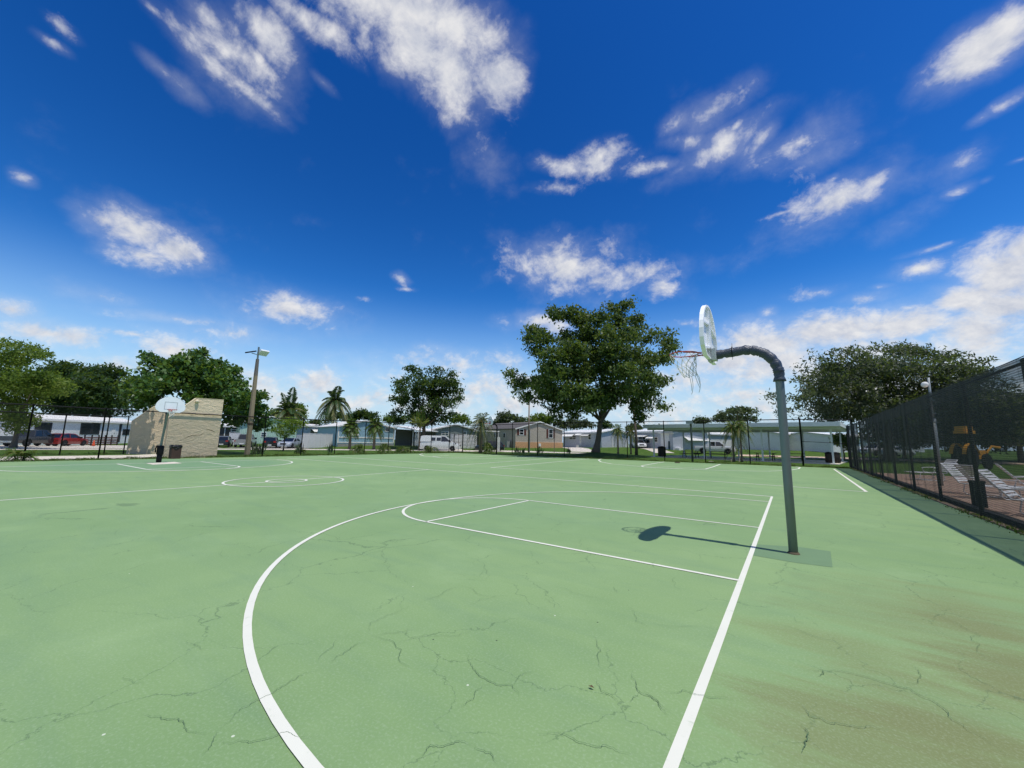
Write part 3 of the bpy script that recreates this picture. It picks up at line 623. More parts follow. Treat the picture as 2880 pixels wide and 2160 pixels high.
tree('garden_tree', 'small green tree standing right of the pavilion by the fence corner', 'tree', 2370, 48,
 [(1650,540,60),(1720,560,70),(1800,600,60),(1850,640,60),(1700,640,60),(1780,690,60),(1620,610,40)], C7, 'light', per=6, leaf=.28, twig=.25, trunk=.1, limbs=8)

# ------------------------------------------------------------------ palms
def frond(L, droop, n, ll, w, out, up, tint, acc, fold=.5):
    """one pinnate frond: leaflets hung along an arching midrib"""
    side = out.cross(Vector((0, 0, 1)))
    side = side.normalized() if side.length > 1e-4 else Vector((1, 0, 0))
    pts = []
    for i in range(n+1):
        s = i/n; p = out*(L*(s-.12*s*s*droop)) + Vector((0, 0, 1))*(L*(up*s - droop*s*s)); pts.append(p)
    for i in range(2, n+1):
        s = i/n; t = (pts[i]-pts[i-1]).normalized(); l = ll*math.sin(math.pi*min(1, .15+.85*s*.95))**.7
        for sg in (-1, 1):
            d = (side*sg*.8 + t*.75 + Vector((0, 0, -fold*random.uniform(.6, 1.3)))).normalized()
            c = pts[i]+d*l*.5; acc[0].append(c); acc[1].append(d*l*.5); acc[2].append(t.cross(d).normalized().cross(d).normalized()*w*.5); acc[3].append(min(1, max(0, tint+random.gauss(0, .1))))
    return pts
def palm(name, label, cat, base, H, tr, nf, L, droop, ll, w, lm='palm', lean=(0, 0), n=26, upr=(.1, 1.3), fold=.5, dead=.15, group=None, trunk_n=1, bark=None):
    root = thing(name, label, cat, base, 0, group)
    mb = MB(); top = Vector((lean[0], lean[1], H)); path = bez(Vector((0, 0, -.1)), Vector((lean[0]*.2, lean[1]*.2, H*.5)), top, 10)
    mb.tube(path, [tr*(1.5 if i == 0 else 1.0-.03*i + .06*(i % 2)) for i in range(11)], 9); mb.build('trunk', bark or BARK, root, smooth=True)
    acc = [[], [], [], []]; rib = MB()
    for k in range(nf):
        a = k*2.39996+random.uniform(-.2, .2); q = k/nf; up = upr[1]*(1-q)+upr[0]*q + random.uniform(-.1, .1)
        out = Vector((math.cos(a), math.sin(a), 0))
        hz = max(.25, math.cos(min(1.4, up)))
        pts = frond(L*random.uniform(.85, 1.1), droop*(.35+.85*q), n, ll, w, out*hz, up*.75, (.9 if random.random() < dead*q*2 else .4), acc, fold)
        rib.tube([p+top for p in pts[::3]], [.025*(1-.8*i/(len(pts[::3])-1))+.004 for i in range(len(pts[::3]))], 4)
    rib.build('frond_ribs', mat('frond_rib', '#8a8148', .7, .2, 3), root)
    C = np.array([c+top for c in acc[0]]); quad_cloud('crown', C, np.array([tuple(x) for x in acc[1]]), np.array([tuple(x) for x in acc[2]]), np.array(acc[3]), LM[lm], root)
    return root
def hgt(u, v, dep): return AT(u, v, dep).z
b = GP(803, 76); palm('coconut_palm', 'coconut palm with bushy crown just right of the light pole', 'palm tree', b, hgt(795, 1160, 76)-b.z, .17, 36, 5.3, 1.0, 1.15, .24, dead=.3, upr=(-.3, 1.5))
b = GP(934, 78); palm('coconut_palm', 'tall coconut palm with drooping fronds above the white fence, thin trunk visible', 'palm tree', b, hgt(932, 1128, 78)-b.z, .16, 32, 5.0, 1.25, 1.05, .22, dead=.3, upr=(-.5, 1.45))
for lab, u, d, v, L in (('cabbage palm in front of the left window of the blue house', 985, 57, 1190, 1.5), ('cabbage palm in front of the blue house, at the right of its gable', 1053, 57, 1188, 1.7)):
    b = GP(u, d); palm('cabbage_palm', lab, 'palm tree', b, hgt(u, v+8, d)-b.z, .20, 34, L, .9, .7, .14, lm='areca', n=14, upr=(-.6, 1.3), fold=.3)
b = GP(1352, 50); palm('date_palm', 'tall shaggy palm right behind the far white backboard', 'palm tree', b, hgt(1345, 1185, 50)-b.z, .2, 34, 2.3, 1.1, .5, .06, n=22, upr=(-.8, 1.3), lm='palm')
b = GP(1180, 57); palm('fan_palm', 'upright fan shaped palm with dry yellow leaves left of the white van', 'palm tree', b, hgt(1182, 1205, 57)-b.z, .14, 16, 3.0, .35, .55, .12, n=14, upr=(.9, 1.5), dead=.7, lm='areca')
for lab, u, d, v, L in (('small fluffy palm right of the big trunk', 1738, 58, 1208, 1.5), ('small palm with dead skirt beside the pale thin trunk', 1774, 56, 1212, 1.3)):
    b = GP(u, d); palm('date_palm', lab, 'palm tree', b, hgt(u, v, d)-b.z, .12, 30, L, 1.1, .4, .05, n=18, upr=(-.9, 1.3), lm='areca' if u < 1760 else 'palm')
for lab, u, d, v in (('palm with wooden stakes in front of the pavilion, left one of the pair', 2062, 37.5, 1200), ('palm with wooden stakes in front of the pavilion, right one of the pair', 2084, 37.2, 1197)):
    b = GP(u, d); r = palm('date_palm', lab, 'palm tree', b, hgt(u, v, d)-b.z, .09, 26, 1.35, 1.1, .38, .05, n=18, upr=(-.8, 1.3), lm='areca')
    st = MB()
    for k in range(3): a = k*2.1+.4; st.tube([(math.cos(a)*1.1, math.sin(a)*1.1, -.02), (0.05*math.cos(a), .05*math.sin(a), 1.6)], .025, 5)
    st.build('support_stake', mat('stake_wood', '#8d7c66', .9, .2, 3), r)
for lab, u, d, v in (('thin pale trunk behind the fence right of the big tree', 1789, 53, 1120),):
    b = GP(u, d); t = thing('slender_trunk', lab, 'tree trunk', b); m = MB(); m.tube([(0, 0, -.1), (.05, 0, 2), (-.25, 0, hgt(u, v, d)-b.z)], [.22, .17, .13], 9); m.build('trunk', BARK, t, smooth=True)
# low palms and plants along the fences
def clump_palm(name, label, u, d, R_, H, nst=5, lm='areca', nf=7, group='arching palms planted along the fence'):
    base = GP(u, d); root = thing(name, label, 'palm', base, 0, group); acc = [[], [], [], []]; rb = MB()
    for s in range(nst):
        o = Vector((random.uniform(-.3, .3), random.uniform(-.3, .3), random.uniform(.1, H*.35)))
        rb.tube([Vector((o.x*.6, o.y*.6, -.05)), o], [.04, .03], 5)
        for k in range(nf):
            a = random.uniform(0, 6.28); up = random.uniform(.2, 1.35)
            pts = frond(R_*random.uniform(.7, 1.1), .85, 16, .34, .04, Vector((math.cos(a), math.sin(a), 0))*max(.3, math.cos(up)), up*.8, random.choice((.3, .45, .7)), tmp := [[], [], [], []], .35)
            for q in range(4): acc[q] += ([c+o for c in tmp[0]] if q == 0 else tmp[q])
            rb.tube([p+o for p in pts[::4]], [.014, .011, .008, .006, .004][:len(pts[::4])], 4)
    rb.build('stems', mat('frond_rib', '#8a8148', .7, .2, 3), root)
    quad_cloud('foliage', np.array([tuple(x) for x in acc[0]]), np.array([tuple(x) for x in acc[1]]), np.array([tuple(x) for x in acc[2]]), np.array(acc[3]), LM[lm], root)
for lab, u, d, r_, h_, n_ in (('dark drooping palm low at the fence, left edge of the court', 70, 21.8, 1.05, 1.4, 3), ('wide feathery palm at the fence before the left part of the blue house', 1008, 44, 1.6, 1.8, 6),
   ('wide feathery palm at the fence before the right end of the blue house', 1084, 46, 1.5, 1.9, 6), ('small palm at the fence before the dark carport, left of two', 1131, 46, 1.1, 1.1, 4), ('small palm at the fence before the dark carport, right of two', 1146, 47, 1.2, 1.3, 4),
   ('palm at the fence hiding the rear of the white van', 1209, 47.5, 1.5, 1.6, 6), ('bushy palm under the far backboard, left of its pole', 1372, 49, 1.4, 2.6, 8), ('low green plant at the fence before the silver sedan', 846, 39, .6, .7, 4)):
    clump_palm('low_palm', lab, u, d, r_, h_, n_)
def spiky(label, u, d, n=14, L=1.0, spr=.5):
    base = GP(u, d); C, A, B, T = [], [], [], []
    for k in range(n):
        a = random.uniform(0, 6.28); o = Vector((random.uniform(-.35, .35), random.uniform(-.2, .2), 0)); dr = (Vector((math.cos(a), math.sin(a), 0))*spr*random.random() + Vector((0, 0, 1))).normalized()
        l = L*random.uniform(.5, 1.1); C.append(o+dr*l*.48); A.append(dr*l*.5); B.append(dr.cross(Vector((random.uniform(-1, 1), random.uniform(-1, 1), .1))).normalized()*.05); T.append(random.random())
    root = thing('spiky_plant', label, 'plant', base, 0, 'spiky plants along the fence')
    quad_cloud('foliage', np.array([tuple(x) for x in C]), np.array([tuple(x) for x in A]), np.array([tuple(x) for x in B]), np.array(T), LM['agave'], root)
for lab, u, d in (('dark upright spiky plant before the left end of the tan skirting', 1456, 48.5), ('upright spiky plant with pale blades before the tan skirting', 1468, 48), ('low dark spiky plant before the middle of the tan skirting', 1519, 48), ('dark round spiky plant at the foot of the driveway', 1599, 47.5),
   ('bare twiggy plant right of the light pole base', 722, 33.2), ('tall thin reed like plant right of the light pole', 738, 33.5), ('thin reed like plant near the white fence', 930, 40), ('thin twiggy plant before the silver sedan', 845, 38)):
    spiky(lab, u, d, 18 if u > 1000 else 26, 1.0 if u > 1000 else 1.2, .45)
# weeds and tufts spilling over the court edges
def tufts():
    C, A, B, T = [], [], [], []
    def line(p, q, n, wd, hmin, hmax):
        for _ in range(n):
            s = random.random(); c = Vector(p).lerp(Vector(q), s); o = random.gauss(0, wd); d = (Vector(q)-Vector(p)).normalized(); x, y = c.x-d.y*o, c.y+d.x*o; k = random.randint(4, 9); hh = random.uniform(hmin, hmax)*(1+.8*math.sin(s*57)*math.sin(s*23))
            for _ in range(k):
                a = random.uniform(0, 6.28); dr = Vector((math.cos(a)*.6, math.sin(a)*.6, 1)).normalized(); l = hh*random.uniform(.6, 1.2)
                C.append((x+random.gauss(0, .05)+dr.x*l*.5, y+random.gauss(0, .05)+dr.y*l*.5, gz(x, y)+dr.z*l*.47)); A.append(tuple(dr*l*.5)); B.append(tuple(dr.cross(Vector((math.cos(a+1), math.sin(a+1), 0))).normalized()*random.uniform(.006, .016))); T.append(random.random())
    for p, q, n, wd, h0, h1 in (((-33.0, -13), (-33.1, 6), 700, .22, .05, .16), ((-33.2, 6), (-33.7, 20), 900, .3, .06, .2), ((-33.7, 20), (-32.9, 28.8), 500, .3, .06, .2), ((-32.8, 28.9), (-10, 29.2), 1300, .25, .05, .16), ((-10, 29.2), (3.9, 30.6), 900, .25, .05, .14), ((4.0, -10), (4.05, 30), 900, .1, .02, .07), ((-34.3, -13), (-34.4, 1.4), 300, .15, .04, .12), ((-42.6, -14), (-42.6, 1), 300, .2, .05, .2), ((-34.5, 3), (-34.5, 5), 120, .15, .05, .2)):
        line(p, q, n, wd, h0, h1)
    o = quad_cloud('grass_tufts', np.array(C), np.array(A), np.array(B), np.array(T), LM['weed']); tag(o, 'ragged grass and weeds along the edges of the green court', 'grass', kind='stuff')
tufts()

# ------------------------------------------------------------------ basketball hoops
GALV = mat('galvanised_steel', '#788280', .45, .18, 2.5, metal=.55, dirt=.2)
PAD = mat('black_vinyl', '#3b4450', .38, .2, 5, spec=.5, bump=.5)
BLACKM = mat('black_metal', '#131415', .65, .2, 3, spec=.2)
WHITEB = mat('board_white', '#f7f8f7', .5, .05, 3, dirt=.08)
RIMR = mat('rim_red', '#b4432f', .5, .2, 6, dirt=.15)
NETM = mat('net_cord', '#d9d8d2', .9, .1, 5)
SQ = mat('board_square', '#5c4a4a', .7, .2, 6); SQW = mat('board_square_faded', '#c9cccb', .7, .1, 6); SQF = mat('board_inner', '#c3a6a0', .7, .1, 6)
def fan(h=.92, w=.70):
    P = [(-.46, 0), (.46, 0), (w*.93, .13), (w, .25)]
    for i in range(1, 16):
        a = math.pi*i/16; P.append((w*math.cos(a), .25+(h-.25)*math.sin(a)**.92))
    P += [(-w, .25), (-w*.93, .13)]; return P
def hoop(label, x, y, rz, rim_z=3.05, ov=1.337, rim_dx=.38, pole_m=None, sleeve=True, pole_r=.057, backs=True, square=None, pad=False, style='goose', sc=1.0, net=True, lean=0):
    """local -x is the side the board looks to; the pole stands at the origin"""
    pole_m = pole_m or GALV
    root = thing('basketball_hoop', label, 'basketball hoop', (x, y, 0), rz)
    bz = rim_z-.15*sc; bx = -(ov-rim_dx)
    az = rim_z-.06
    mb = MB()
    r0 = .42
    if style == 'goose':
        top = az+.03
        path = [Vector((0, 0, -.2)), Vector((0, 0, 1)), Vector((0, 0, top-r0))]
        for i in range(1, 8): a = math.pi/2*i/7; path.append(Vector((-r0*(1-math.cos(a)), 0, top-r0+r0*math.sin(a))))
        path.append(Vector((bx+.10, 0, az+.0)))
    else:
        path = [Vector((0, 0, -.2)), Vector((0, 0, 1)), Vector((bx*.45, 0, az-.3)), Vector((bx*.7, 0, az-.05)), Vector((bx+.1, 0, az))]
    mb.tube(path, [pole_r]*len(path), 16); mb.build('pole', pole_m, root, smooth=True)
    cl = MB(); cl.lathe([(pole_r+.002, -.02), (pole_r+.022, 0), (pole_r+.018, .012), (pole_r+.004, .03)], 18); cl.build('base_collar', mat('collar_rust', '#59503f', .9, .35, 20), root)
    if sleeve:
        s = MB(); pp = []
        raw = [Vector((0, 0, az-.50)), Vector((0, 0, az-.36))] + path[3:-1] + [path[-2].lerp(path[-1], .35), path[-2].lerp(path[-1], .7), path[-1]+Vector((-.02, 0, 0))]
        for a, b in zip(raw, raw[1:]):
            for i in range(4): pp.append(a.lerp(b, i/4))
        pp.append(raw[-1]); n = len(pp)
        rr = [pole_r+.016+.010*math.sin(i*2.1)*math.sin(i*.9)+random.uniform(-.004, .006) for i in range(n)]; rr[0] = pole_r+.03; rr[1] = pole_r+.022; rr[-1] = pole_r+.02
        so2 = s.tube([p+Vector((0, 0, -.008+random.uniform(-.003, .003))) for p in pp], rr, 18).build('padding_sleeve', PAD, root, smooth=True)
        tie = MB(); q = path[-2].lerp(path[-1], .42); tie.tube([q+Vector((0, .0, -.13)), q+Vector((0, .02, 0)), q+Vector((.002, 0, .14))], .003, 4); tie.tube([q+Vector((0, .085*math.cos(a), .085*math.sin(a))) for a in np.linspace(0, 6.28, 16)], .005, 4); tie.build('cable_tie', BLACKM, so2)
    # board: skin, rim flange and cast ribs behind
    T = Matrix(((0, 0, 1, bx), (-1, 0, 0, 0), (0, 1, 0, bz), (0, 0, 0, 1)))      # (w, h, depth) -> world local
    P = [(a*sc, b*sc) for a, b in fan()]
    bd = MB(); bd.prism(P, -.006, .006, T)
    if backs:
        n = len(P); cx, cz = 0, .42*sc
        inn = [((a-cx)*.93+cx, (b-cz)*.93+cz) for a, b in P]
        for i in range(n):
            j = (i+1) % n
            vs = [T @ Vector((*q, d)) for d in (.006, .055) for q in (P[i], P[j], inn[j], inn[i])]
            bd.add(vs, [(0, 3, 2, 1), (4, 5, 6, 7), (0, 1, 5, 4), (3, 7, 6, 2)])
        def rib(a, b, w=.022, d=.05):
            a, b = Vector(a)*sc, Vector(b)*sc; t = (b-a).normalized(); nn = Vector((-t.y, t.x))*w/2
            vs = [T @ Vector((q.x, q.y, dd)) for dd in (.006, d) for q in (a-nn, b-nn, b+nn, a+nn)]
            bd.add(vs, [(0, 3, 2, 1), (4, 5, 6, 7), (0, 1, 5, 4), (1, 2, 6, 5), (2, 3, 7, 6), (3, 0, 4, 7)])
        rib((-.07, .02), (-.07, .88), .03, .050); rib((.07, .02), (.07, .88), .03, .050); rib((-.07, .60), (-.60, .52), .03); rib((.07, .60), (.60, .52), .03); rib((-.07, .2), (-.55, .12), .03); rib((.07, .2), (.55, .12), .03)
    bo = bd.build('backboard', WHITEB, root)
    if square:
        q = MB()
        for (a, b, c, d) in ((-.305, .15, .305, .19), (-.305, .57, .305, .61), (-.305, .19, -.265, .57), (.265, .19, .305, .57)):
            vs = [T @ Vector((e[0]*sc, e[1]*sc, -.0085)) for e in ((a, b), (c, b), (c, d), (a, d))]; q.add(vs, [(3, 2, 1, 0)])
        q.build('target_square', square, bo)
        if square is SQ:
            q = MB(); vs = [T @ Vector((e[0]*sc, e[1]*sc, -.0080)) for e in ((-.265, .19), (.265, .19), (.265, .40), (-.265, .40))]; q.add(vs, [(3, 2, 1, 0)]); q.build('target_fill', SQF, bo)
    br = MB(); br.box(bx+.05, -.09, az-.10, bx+.13, .09, az+.09, .01); br.box(bx+.006, -.11, az-.12, bx+.05, .11, az+.11); br.build('mounting_bracket', mat('bracket_pale', '#b4b9b6', .5, .2, 6, dirt=.25), root)
    rx = bx-.38*sc; rr = .228*sc; rm = MB()
    ring = [Vector((rx+rr*math.cos(a), rr*math.sin(a), rim_z)) for a in np.linspace(0, 2*math.pi, 33)]
    rm.tube(ring, .009*sc, 8, cap=False)
    for sg in (-1, 1):
        rm.tube(bez(Vector((rx+rr*.15, sg*rr*.99, rim_z-.012)), Vector((bx-.12, sg*.13, rim_z-.03)), Vector((bx-.01, sg*.09, rim_z-.02)), 6), .008*sc, 6)
        rm.tube([Vector((rx+rr*.75, sg*rr*.62, rim_z)), Vector((bx-.01, sg*.05, rim_z-.07))], .008*sc, 6)
    rm.box(bx-.03, -.085, rim_z-.10, bx-.006, .085, rim_z+.03, .004); ro = rm.build('rim', RIMR, root, smooth=False)
    if net:
        nt = MB(); N = 12; lv = 6; pts = {}
        for l in range(lv+1):
            s = l/lv; rad = rr*(1-.52*s**.8)*sc; ox = .10*s*s if net == 'torn' else 0; dz = .40*s*sc
            for k in range(N):
                a = 2*math.pi*(k+.5*(l % 2))/N; jx = random.uniform(-.012, .012) if l else 0
                pts[l, k] = Vector((rx+ox+rad*math.cos(a)+jx, rad*math.sin(a)*(1-.3*s)+jx, rim_z-dz+(random.uniform(-.015, .015) if l else 0)))
        for l in range(lv):
            for k in range(N):
                if net == 'torn':
                    far = math.cos(2*math.pi*k/N)      # strings on the free side are mostly gone lower down
                    if far < -.2 and l in (1, 2, 3) and random.random() < .45: continue
                    if -.2 <= far < .5 and l < 2 and random.random() < .35: continue
                kk = (k+(1 if l % 2 else -1)) % N
                for q in (k, kk):
                    a, b_ = pts[l, k], pts[l+1, q]; nt.tube(bez(a, (a+b_)/2+Vector((0, 0, -.012)), b_, 3), .0042*sc, 4)
        if net == 'torn':
            for k, ln in ((0, .26), (2, .2), (3, .3), (9, .24), (11, .16)):
                a = pts[lv, k]; nt.tube(bez(a, a+Vector((.03, .01, -ln*.6)), a+Vector((random.uniform(-.03, .06), .02, -ln)), 6), .0045, 4)
        nt.build('net', NETM, root)
    if pad:
        pd = MB(); pd.lathe([(.10, .0), (.125, .02), (.125, .50), (.10, .52)], 16); pd.lathe([(.13, .42), (.16, .45), (.16, .9), (.13, .93)], 16); po = pd.build('pole_pad', BLACKM, root, smooth=True)
        tg = MB(); tg.box(-.17+.335, -.07, .56, -.17+.345, .09, .80); tg.build('white_tag', WHITEB, po)
        rt = MB(); rt.tube([Vector((.0, .16, .95)), Vector((0, .22, .75)), Vector((0, .2, .55))], .03, 6); rt.build('winch_handle', BLACKM, root)
    return root
hoop('nearest basketball hoop, grey gooseneck pole with wrapped arm and torn net, board seen from behind', .515, 0, 0, net='torn')
hoop('basketball hoop with fan backboard in front of the tan stucco wall', XB-.515, 0, math.pi, rim_z=2.93, sc=.95, sleeve=False, square=SQW, pad=True, style='straight', ov=1.2, rim_dx=.42)
hp = GP(1397, 47.2)
hoop('far basketball hoop on black gooseneck pole, white board with dark target square', hp.x, 29.6 if False else hp.y, math.pi/2-.5, rim_z=3.55, sc=1.12, pole_m=BLACKM, sleeve=False, square=SQ, pole_r=.075, ov=1.3)
# bare gooseneck pole without a board
bp = G(1948, 1298); t = thing('hoop_pole', 'bare gooseneck hoop pole without a board, at the far fence', 'pole', (bp.x, bp.y, 0), math.pi/2+.1)
m_ = MB(); path = [Vector((0, 0, -.2)), Vector((0, 0, 2.9))] + [Vector((-.5*(1-math.cos(a)), 0, 2.9+.5*math.sin(a))) for a in np.linspace(.2, 1.57, 6)] + [Vector((-1.25, 0, 3.42))]
m_.tube(path, .085, 12); m_.build('pole', mat('pole_half', '#59605f', .5, .25, 1.5, metal=.3), t, smooth=True)
m_ = MB(); m_.box(-1.33, -.28, 3.30, -1.25, .28, 3.55, .03); m_.build('mounting_plate', GALV, t)

# ------------------------------------------------------------------ fences
LINKM = mat('chain_link_wire', '#1d211f', .6, .2, 3)
def chain(A, B, h0, h1, mb, pitch=.0707, r=.0014):
    A = Vector((*A, 0)); B = Vector((*B, 0)); L = (B-A).length; d = (B-A)/L; nrm = Vector((-d.y, d.x, 0))
    def hh(s): return h0+(h1-h0)*s/L
    n = int((L+max(h0, h1))/pitch)
    for sg in (1, -1):
        for k in range(n):
            s0 = k*pitch-max(h0, h1) if sg == 1 else k*pitch
            # wire goes from (s0, 0) up at 45 degrees
            a0, z0, a1, z1 = s0, .03, s0+sg*(hh(min(max(s0, 0), L))-.03), hh(min(max(s0, 0), L))
            for end in (0, L):
                lo = a0 < 0 or a0 > L; 
            def clip(a, z, b, w):
                for e in (0.0, L):
                    if (a < e) != (b < e):
                        tt = (e-a)/(b-a)
                        if (e == 0.0 and a < 0) or (e == L and a > L): a, z = e, z+(w-z)*tt
                        else: b, w = e, z+(w-z)*tt
                return a, z, b, w
            if max(a0, a1) <= 0 or min(a0, a1) >= L: continue
            a0, z0, a1, z1 = clip(a0, z0, a1, z1)
            p, q = A+d*a0, A+d*a1; p.z = gz(p.x, p.y)+z0; q.z = gz(q.x, q.y)+z1; o = nrm*.003*sg
            mb.tube([p+o, q+o], r, 3, cap=False)
def link_fence(label, pts, posts, name='chain_link_fence', mid=(), rail=True, mesh=True, pr=.04, base_h=None, extra_rails=()):
    """pts: (x, y, height) corners; posts: distances or explicit list per segment spacing"""
    root = thing(name, label, 'fence', (0, 0, 0))
    w = MB(); rl = MB(); bw = MB()
    for (x0, y0, h0), (x1, y1, h1) in zip(pts, pts[1:]):
        if mesh: chain((x0, y0), (x1, y1), h0, h1, w)
        n = 10; P = [Vector((x0+(x1-x0)*i/n, y0+(y1-y0)*i/n, h0+(h1-h0)*i/n+gz(x0+(x1-x0)*i/n, y0+(y1-y0)*i/n))) for i in range(n+1)]
        rl.tube(P, .034, 8)
        bw.tube([p+Vector((0, 0, -(h0+(h1-h0)*i/n)+.05)) for i, p in enumerate(P)], .006, 5)
    rl.build('top_rail', BLACKM, root, smooth=True); bw.build('bottom_wire', BLACKM, root)
    if mesh: w.build('wire_mesh', LINKM, root)
    for (x, y, h) in posts:
        p = MB(); p.lathe([(pr, -.2), (pr, h+.03), (pr*1.25, h+.035), (pr*1.1, h+.07), (.005, h+.09)], 10); p.build('post', BLACKM, root, loc=(x, y, gz(x, y)), smooth=True)
    if extra_rails:
        e = MB()
        for a, b in extra_rails: e.tube([a, b], .022, 6)
        e.build('middle_rail', BLACKM, root)
    return root
LX = -34.25
def on_left(u):        # point of the left fence seen in column u
    d = ray(u, vh(u)); t = (LX-CAM.x)/d.x; return CAM.y+d.y*t
def on_far(u, Y=31.45):
    d = ray(u, vh(u)); t = (Y-CAM.y)/d.y; return CAM.x+d.x*t
lf = lambda y: 3.07 + .33*sst(8, 31, y)
posts = [(LX, y, lf(y)) for y in [-13, -10, -7.5, on_left(72)+.1, on_left(287), on_left(459), on_left(743), on_left(850), on_left(944), on_left(1027), on_left(1093), on_left(1157), on_left(1213), on_left(1264)] if True]
link_fence('long black chain link fence along the left end of the court', [(LX, -14, 3.07), (LX, 8, 3.07), (LX, 31.45, 3.4)], posts + [(LX, 31.45, 3.42)])
fp = [(on_far(u), 31.45, 3.58) for u in (1441, 1512, 1587, 1764, 1868, 1982, 2107)]
link_fence('long black chain link fence along the far side of the court', [(LX, 31.45, 3.42), (-20, 31.45, 3.58), (on_far(2255), 31.45, 3.62)], fp)
link_fence('short black fence section with a middle rail beside the screened fence', [(on_far(2255), 31.46, 3.62), (4.25, 31.46, 3.5)], [(on_far(2255), 31.46, 3.62), (4.25, 31.46, 3.5)], pr=.06, extra_rails=[(Vector((on_far(2255), 31.46, 1.9)), Vector((4.25, 31.46, 1.75)))])
bk = lambda u: (-42.6, CAM.y+(ray(u, vh(u)).y)*((-42.6-CAM.x)/ray(u, vh(u)).x), 2.9)
link_fence('black chain link fence beyond the left sidewalk, nearer the road', [(-42.6, -16, 2.9), (-42.6, bk(355)[1], 2.9)], [(-42.6, -13, 2.9), (-42.6, -9, 2.9), (-42.6, -5.5, 2.9), bk(178), bk(301), bk(355)])
# gate frames in the left fence by the corner
def gate(u0, u1, label):
    ya, yb = on_left(u0), on_left(u1); root = thing('fence_gate', label, 'gate', (LX+.07, ya, 0)); L = yb-ya; m = MB()
    H = 2.35
    for y in (0, L): m.tube([(0, y, .05), (0, y, H)], .05, 8)
    for z in (.1, 1.2, H-.1): m.tube([(0, 0, z), (0, L, z)], .028, 8)
    m.tube([(0, L*.5, .1), (0, L*.5, H)], .022, 6); m.build('gate_frame', BLACKM, root)
    q = MB(); q.box(.05, L*.1, 1.0, .12, L*.1+.12, 1.2); q.build('latch', BLACKM, root)
gate(1276, 1301, 'black steel gate frame near the fence corner, white van behind')
gate(1318, 1332, 'narrow black gate frame right by the fence corner, left of the far hoop') if on_left(1332) < 31.3 else None

# screened fence on the right
RX = 4.0
def screen_mat():
    m, t, p = new_mat('wind_screen'); tc = t.n('ShaderNodeTexCoord').outputs['Object']
    sp = t.n('ShaderNodeSeparateXYZ'); t.l(tc, sp.inputs[0])
    wob = t.noise(tc, 6, 3, .6)
    fr = t.math('SINE', t.math('MULTIPLY_ADD', sp.outputs[2], 2*math.pi/.045, t.math('MULTIPLY', wob, 3.0)))
    n = t.noise(tc, 2.0, 5, .6); n2 = t.noise(tc, 45, 3, .7)
    op = t.math('ADD', t.math('MULTIPLY_ADD', fr, .08, SCREEN_OP), t.math('MULTIPLY_ADD', t.math('SUBTRACT', n, .5), .18, t.math('MULTIPLY', t.math('SUBTRACT', n2, .5), .25)), clamp=True)
    mpv = t.n('ShaderNodeMapping'); mpv.inputs['Scale'].default_value = (0, 1.0, .06); t.l(tc, mpv.inputs[0])
    pl = t.ramp(t.noise(mpv.outputs[0], 1.6, 4, .6), (.50, .62)); far = t.ramp(sp.outputs[1], (6, 16))
    hem = t.ramp(sp.outputs[2], (2.66, 2.72))
    op = t.math('ADD', op, t.math('MULTIPLY_ADD', t.math('MULTIPLY', pl, far), .20, t.math('MULTIPLY', hem, .13)), clamp=True)
    p.inputs['Base Color'].default_value = (.034, .030, .026, 1); p.inputs['Roughness'].default_value = .75; p.inputs['Specular IOR Level'].default_value = .3
    tr = t.n('ShaderNodeBsdfTransparent'); mx = t.n('ShaderNodeMixShader'); t.l(op, mx.inputs[0]); t.l(tr.outputs[0], mx.inputs[1]); t.l(p.outputs[0], mx.inputs[2])
    t.l(mx.outputs[0], m.node_tree.nodes['Material Output'].inputs[0]); return m
SCREEN_OP = .72
def screen_fence():
    root = thing('screened_fence', 'tall fence covered with sagging black mesh screen along the right side', 'fence', (RX, 0, 0))
    ys = [6.6+3.05*k for k in range(-6, 9)] + [31.3]
    rl = MB(); rl.tube([(0, y, 3.02) for y in np.linspace(-12, 31.3, 20)], .03, 8); rl.build('top_rail', BLACKM, root, smooth=True)
    cb = MB(); cb.tube([(-.02, y, 3.13+.02*math.sin(y)) for y in np.linspace(-12, 31.3, 60)], .008, 5); cb.build('top_cable', BLACKM, root)
    for y in ys:
        p = MB(); p.lathe([(.038, -.2), (.038, 3.05), (.045, 3.06), (.03, 3.1), (.004, 3.12)], 10); p.build('post', BLACKM, root, loc=(.02, y, 0), smooth=True)
    # the screen, one sheet per bay, with hanging folds that grow toward the far end
    for a, b in zip(ys, ys[1:]):
        mb = MB(); nx, nz = 40, 14; fold = .012+.05*sst(8, 26, (a+b)/2); ph = random.uniform(0, 6); vs = []
        sag = random.uniform(0, .05)+.10*sst(16, 28, (a+b)/2)
        for j in range(nz+1):
            for i in range(nx+1):
                s = i/nx; y = a+(b-a)*s; z = .06+(3.10-sag*math.sin(math.pi*s)-.06)*j/nz
                x = -.055-fold*(1-.55*j/nz)*(math.sin(s*17+ph)+.6*math.sin(s*41+ph*2))*.6 - .03*math.sin(math.pi*s)*math.sin(math.pi*j/nz)
                vs.append((x, y, z))
        mb.add(vs, [(j*(nx+1)+i, j*(nx+1)+i+1, (j+1)*(nx+1)+i+1, (j+1)*(nx+1)+i) for j in range(nz) for i in range(nx)])
        mb.build('mesh_screen', SCREENM, root, smooth=True)
SCREENM = screen_mat()
screen_fence()

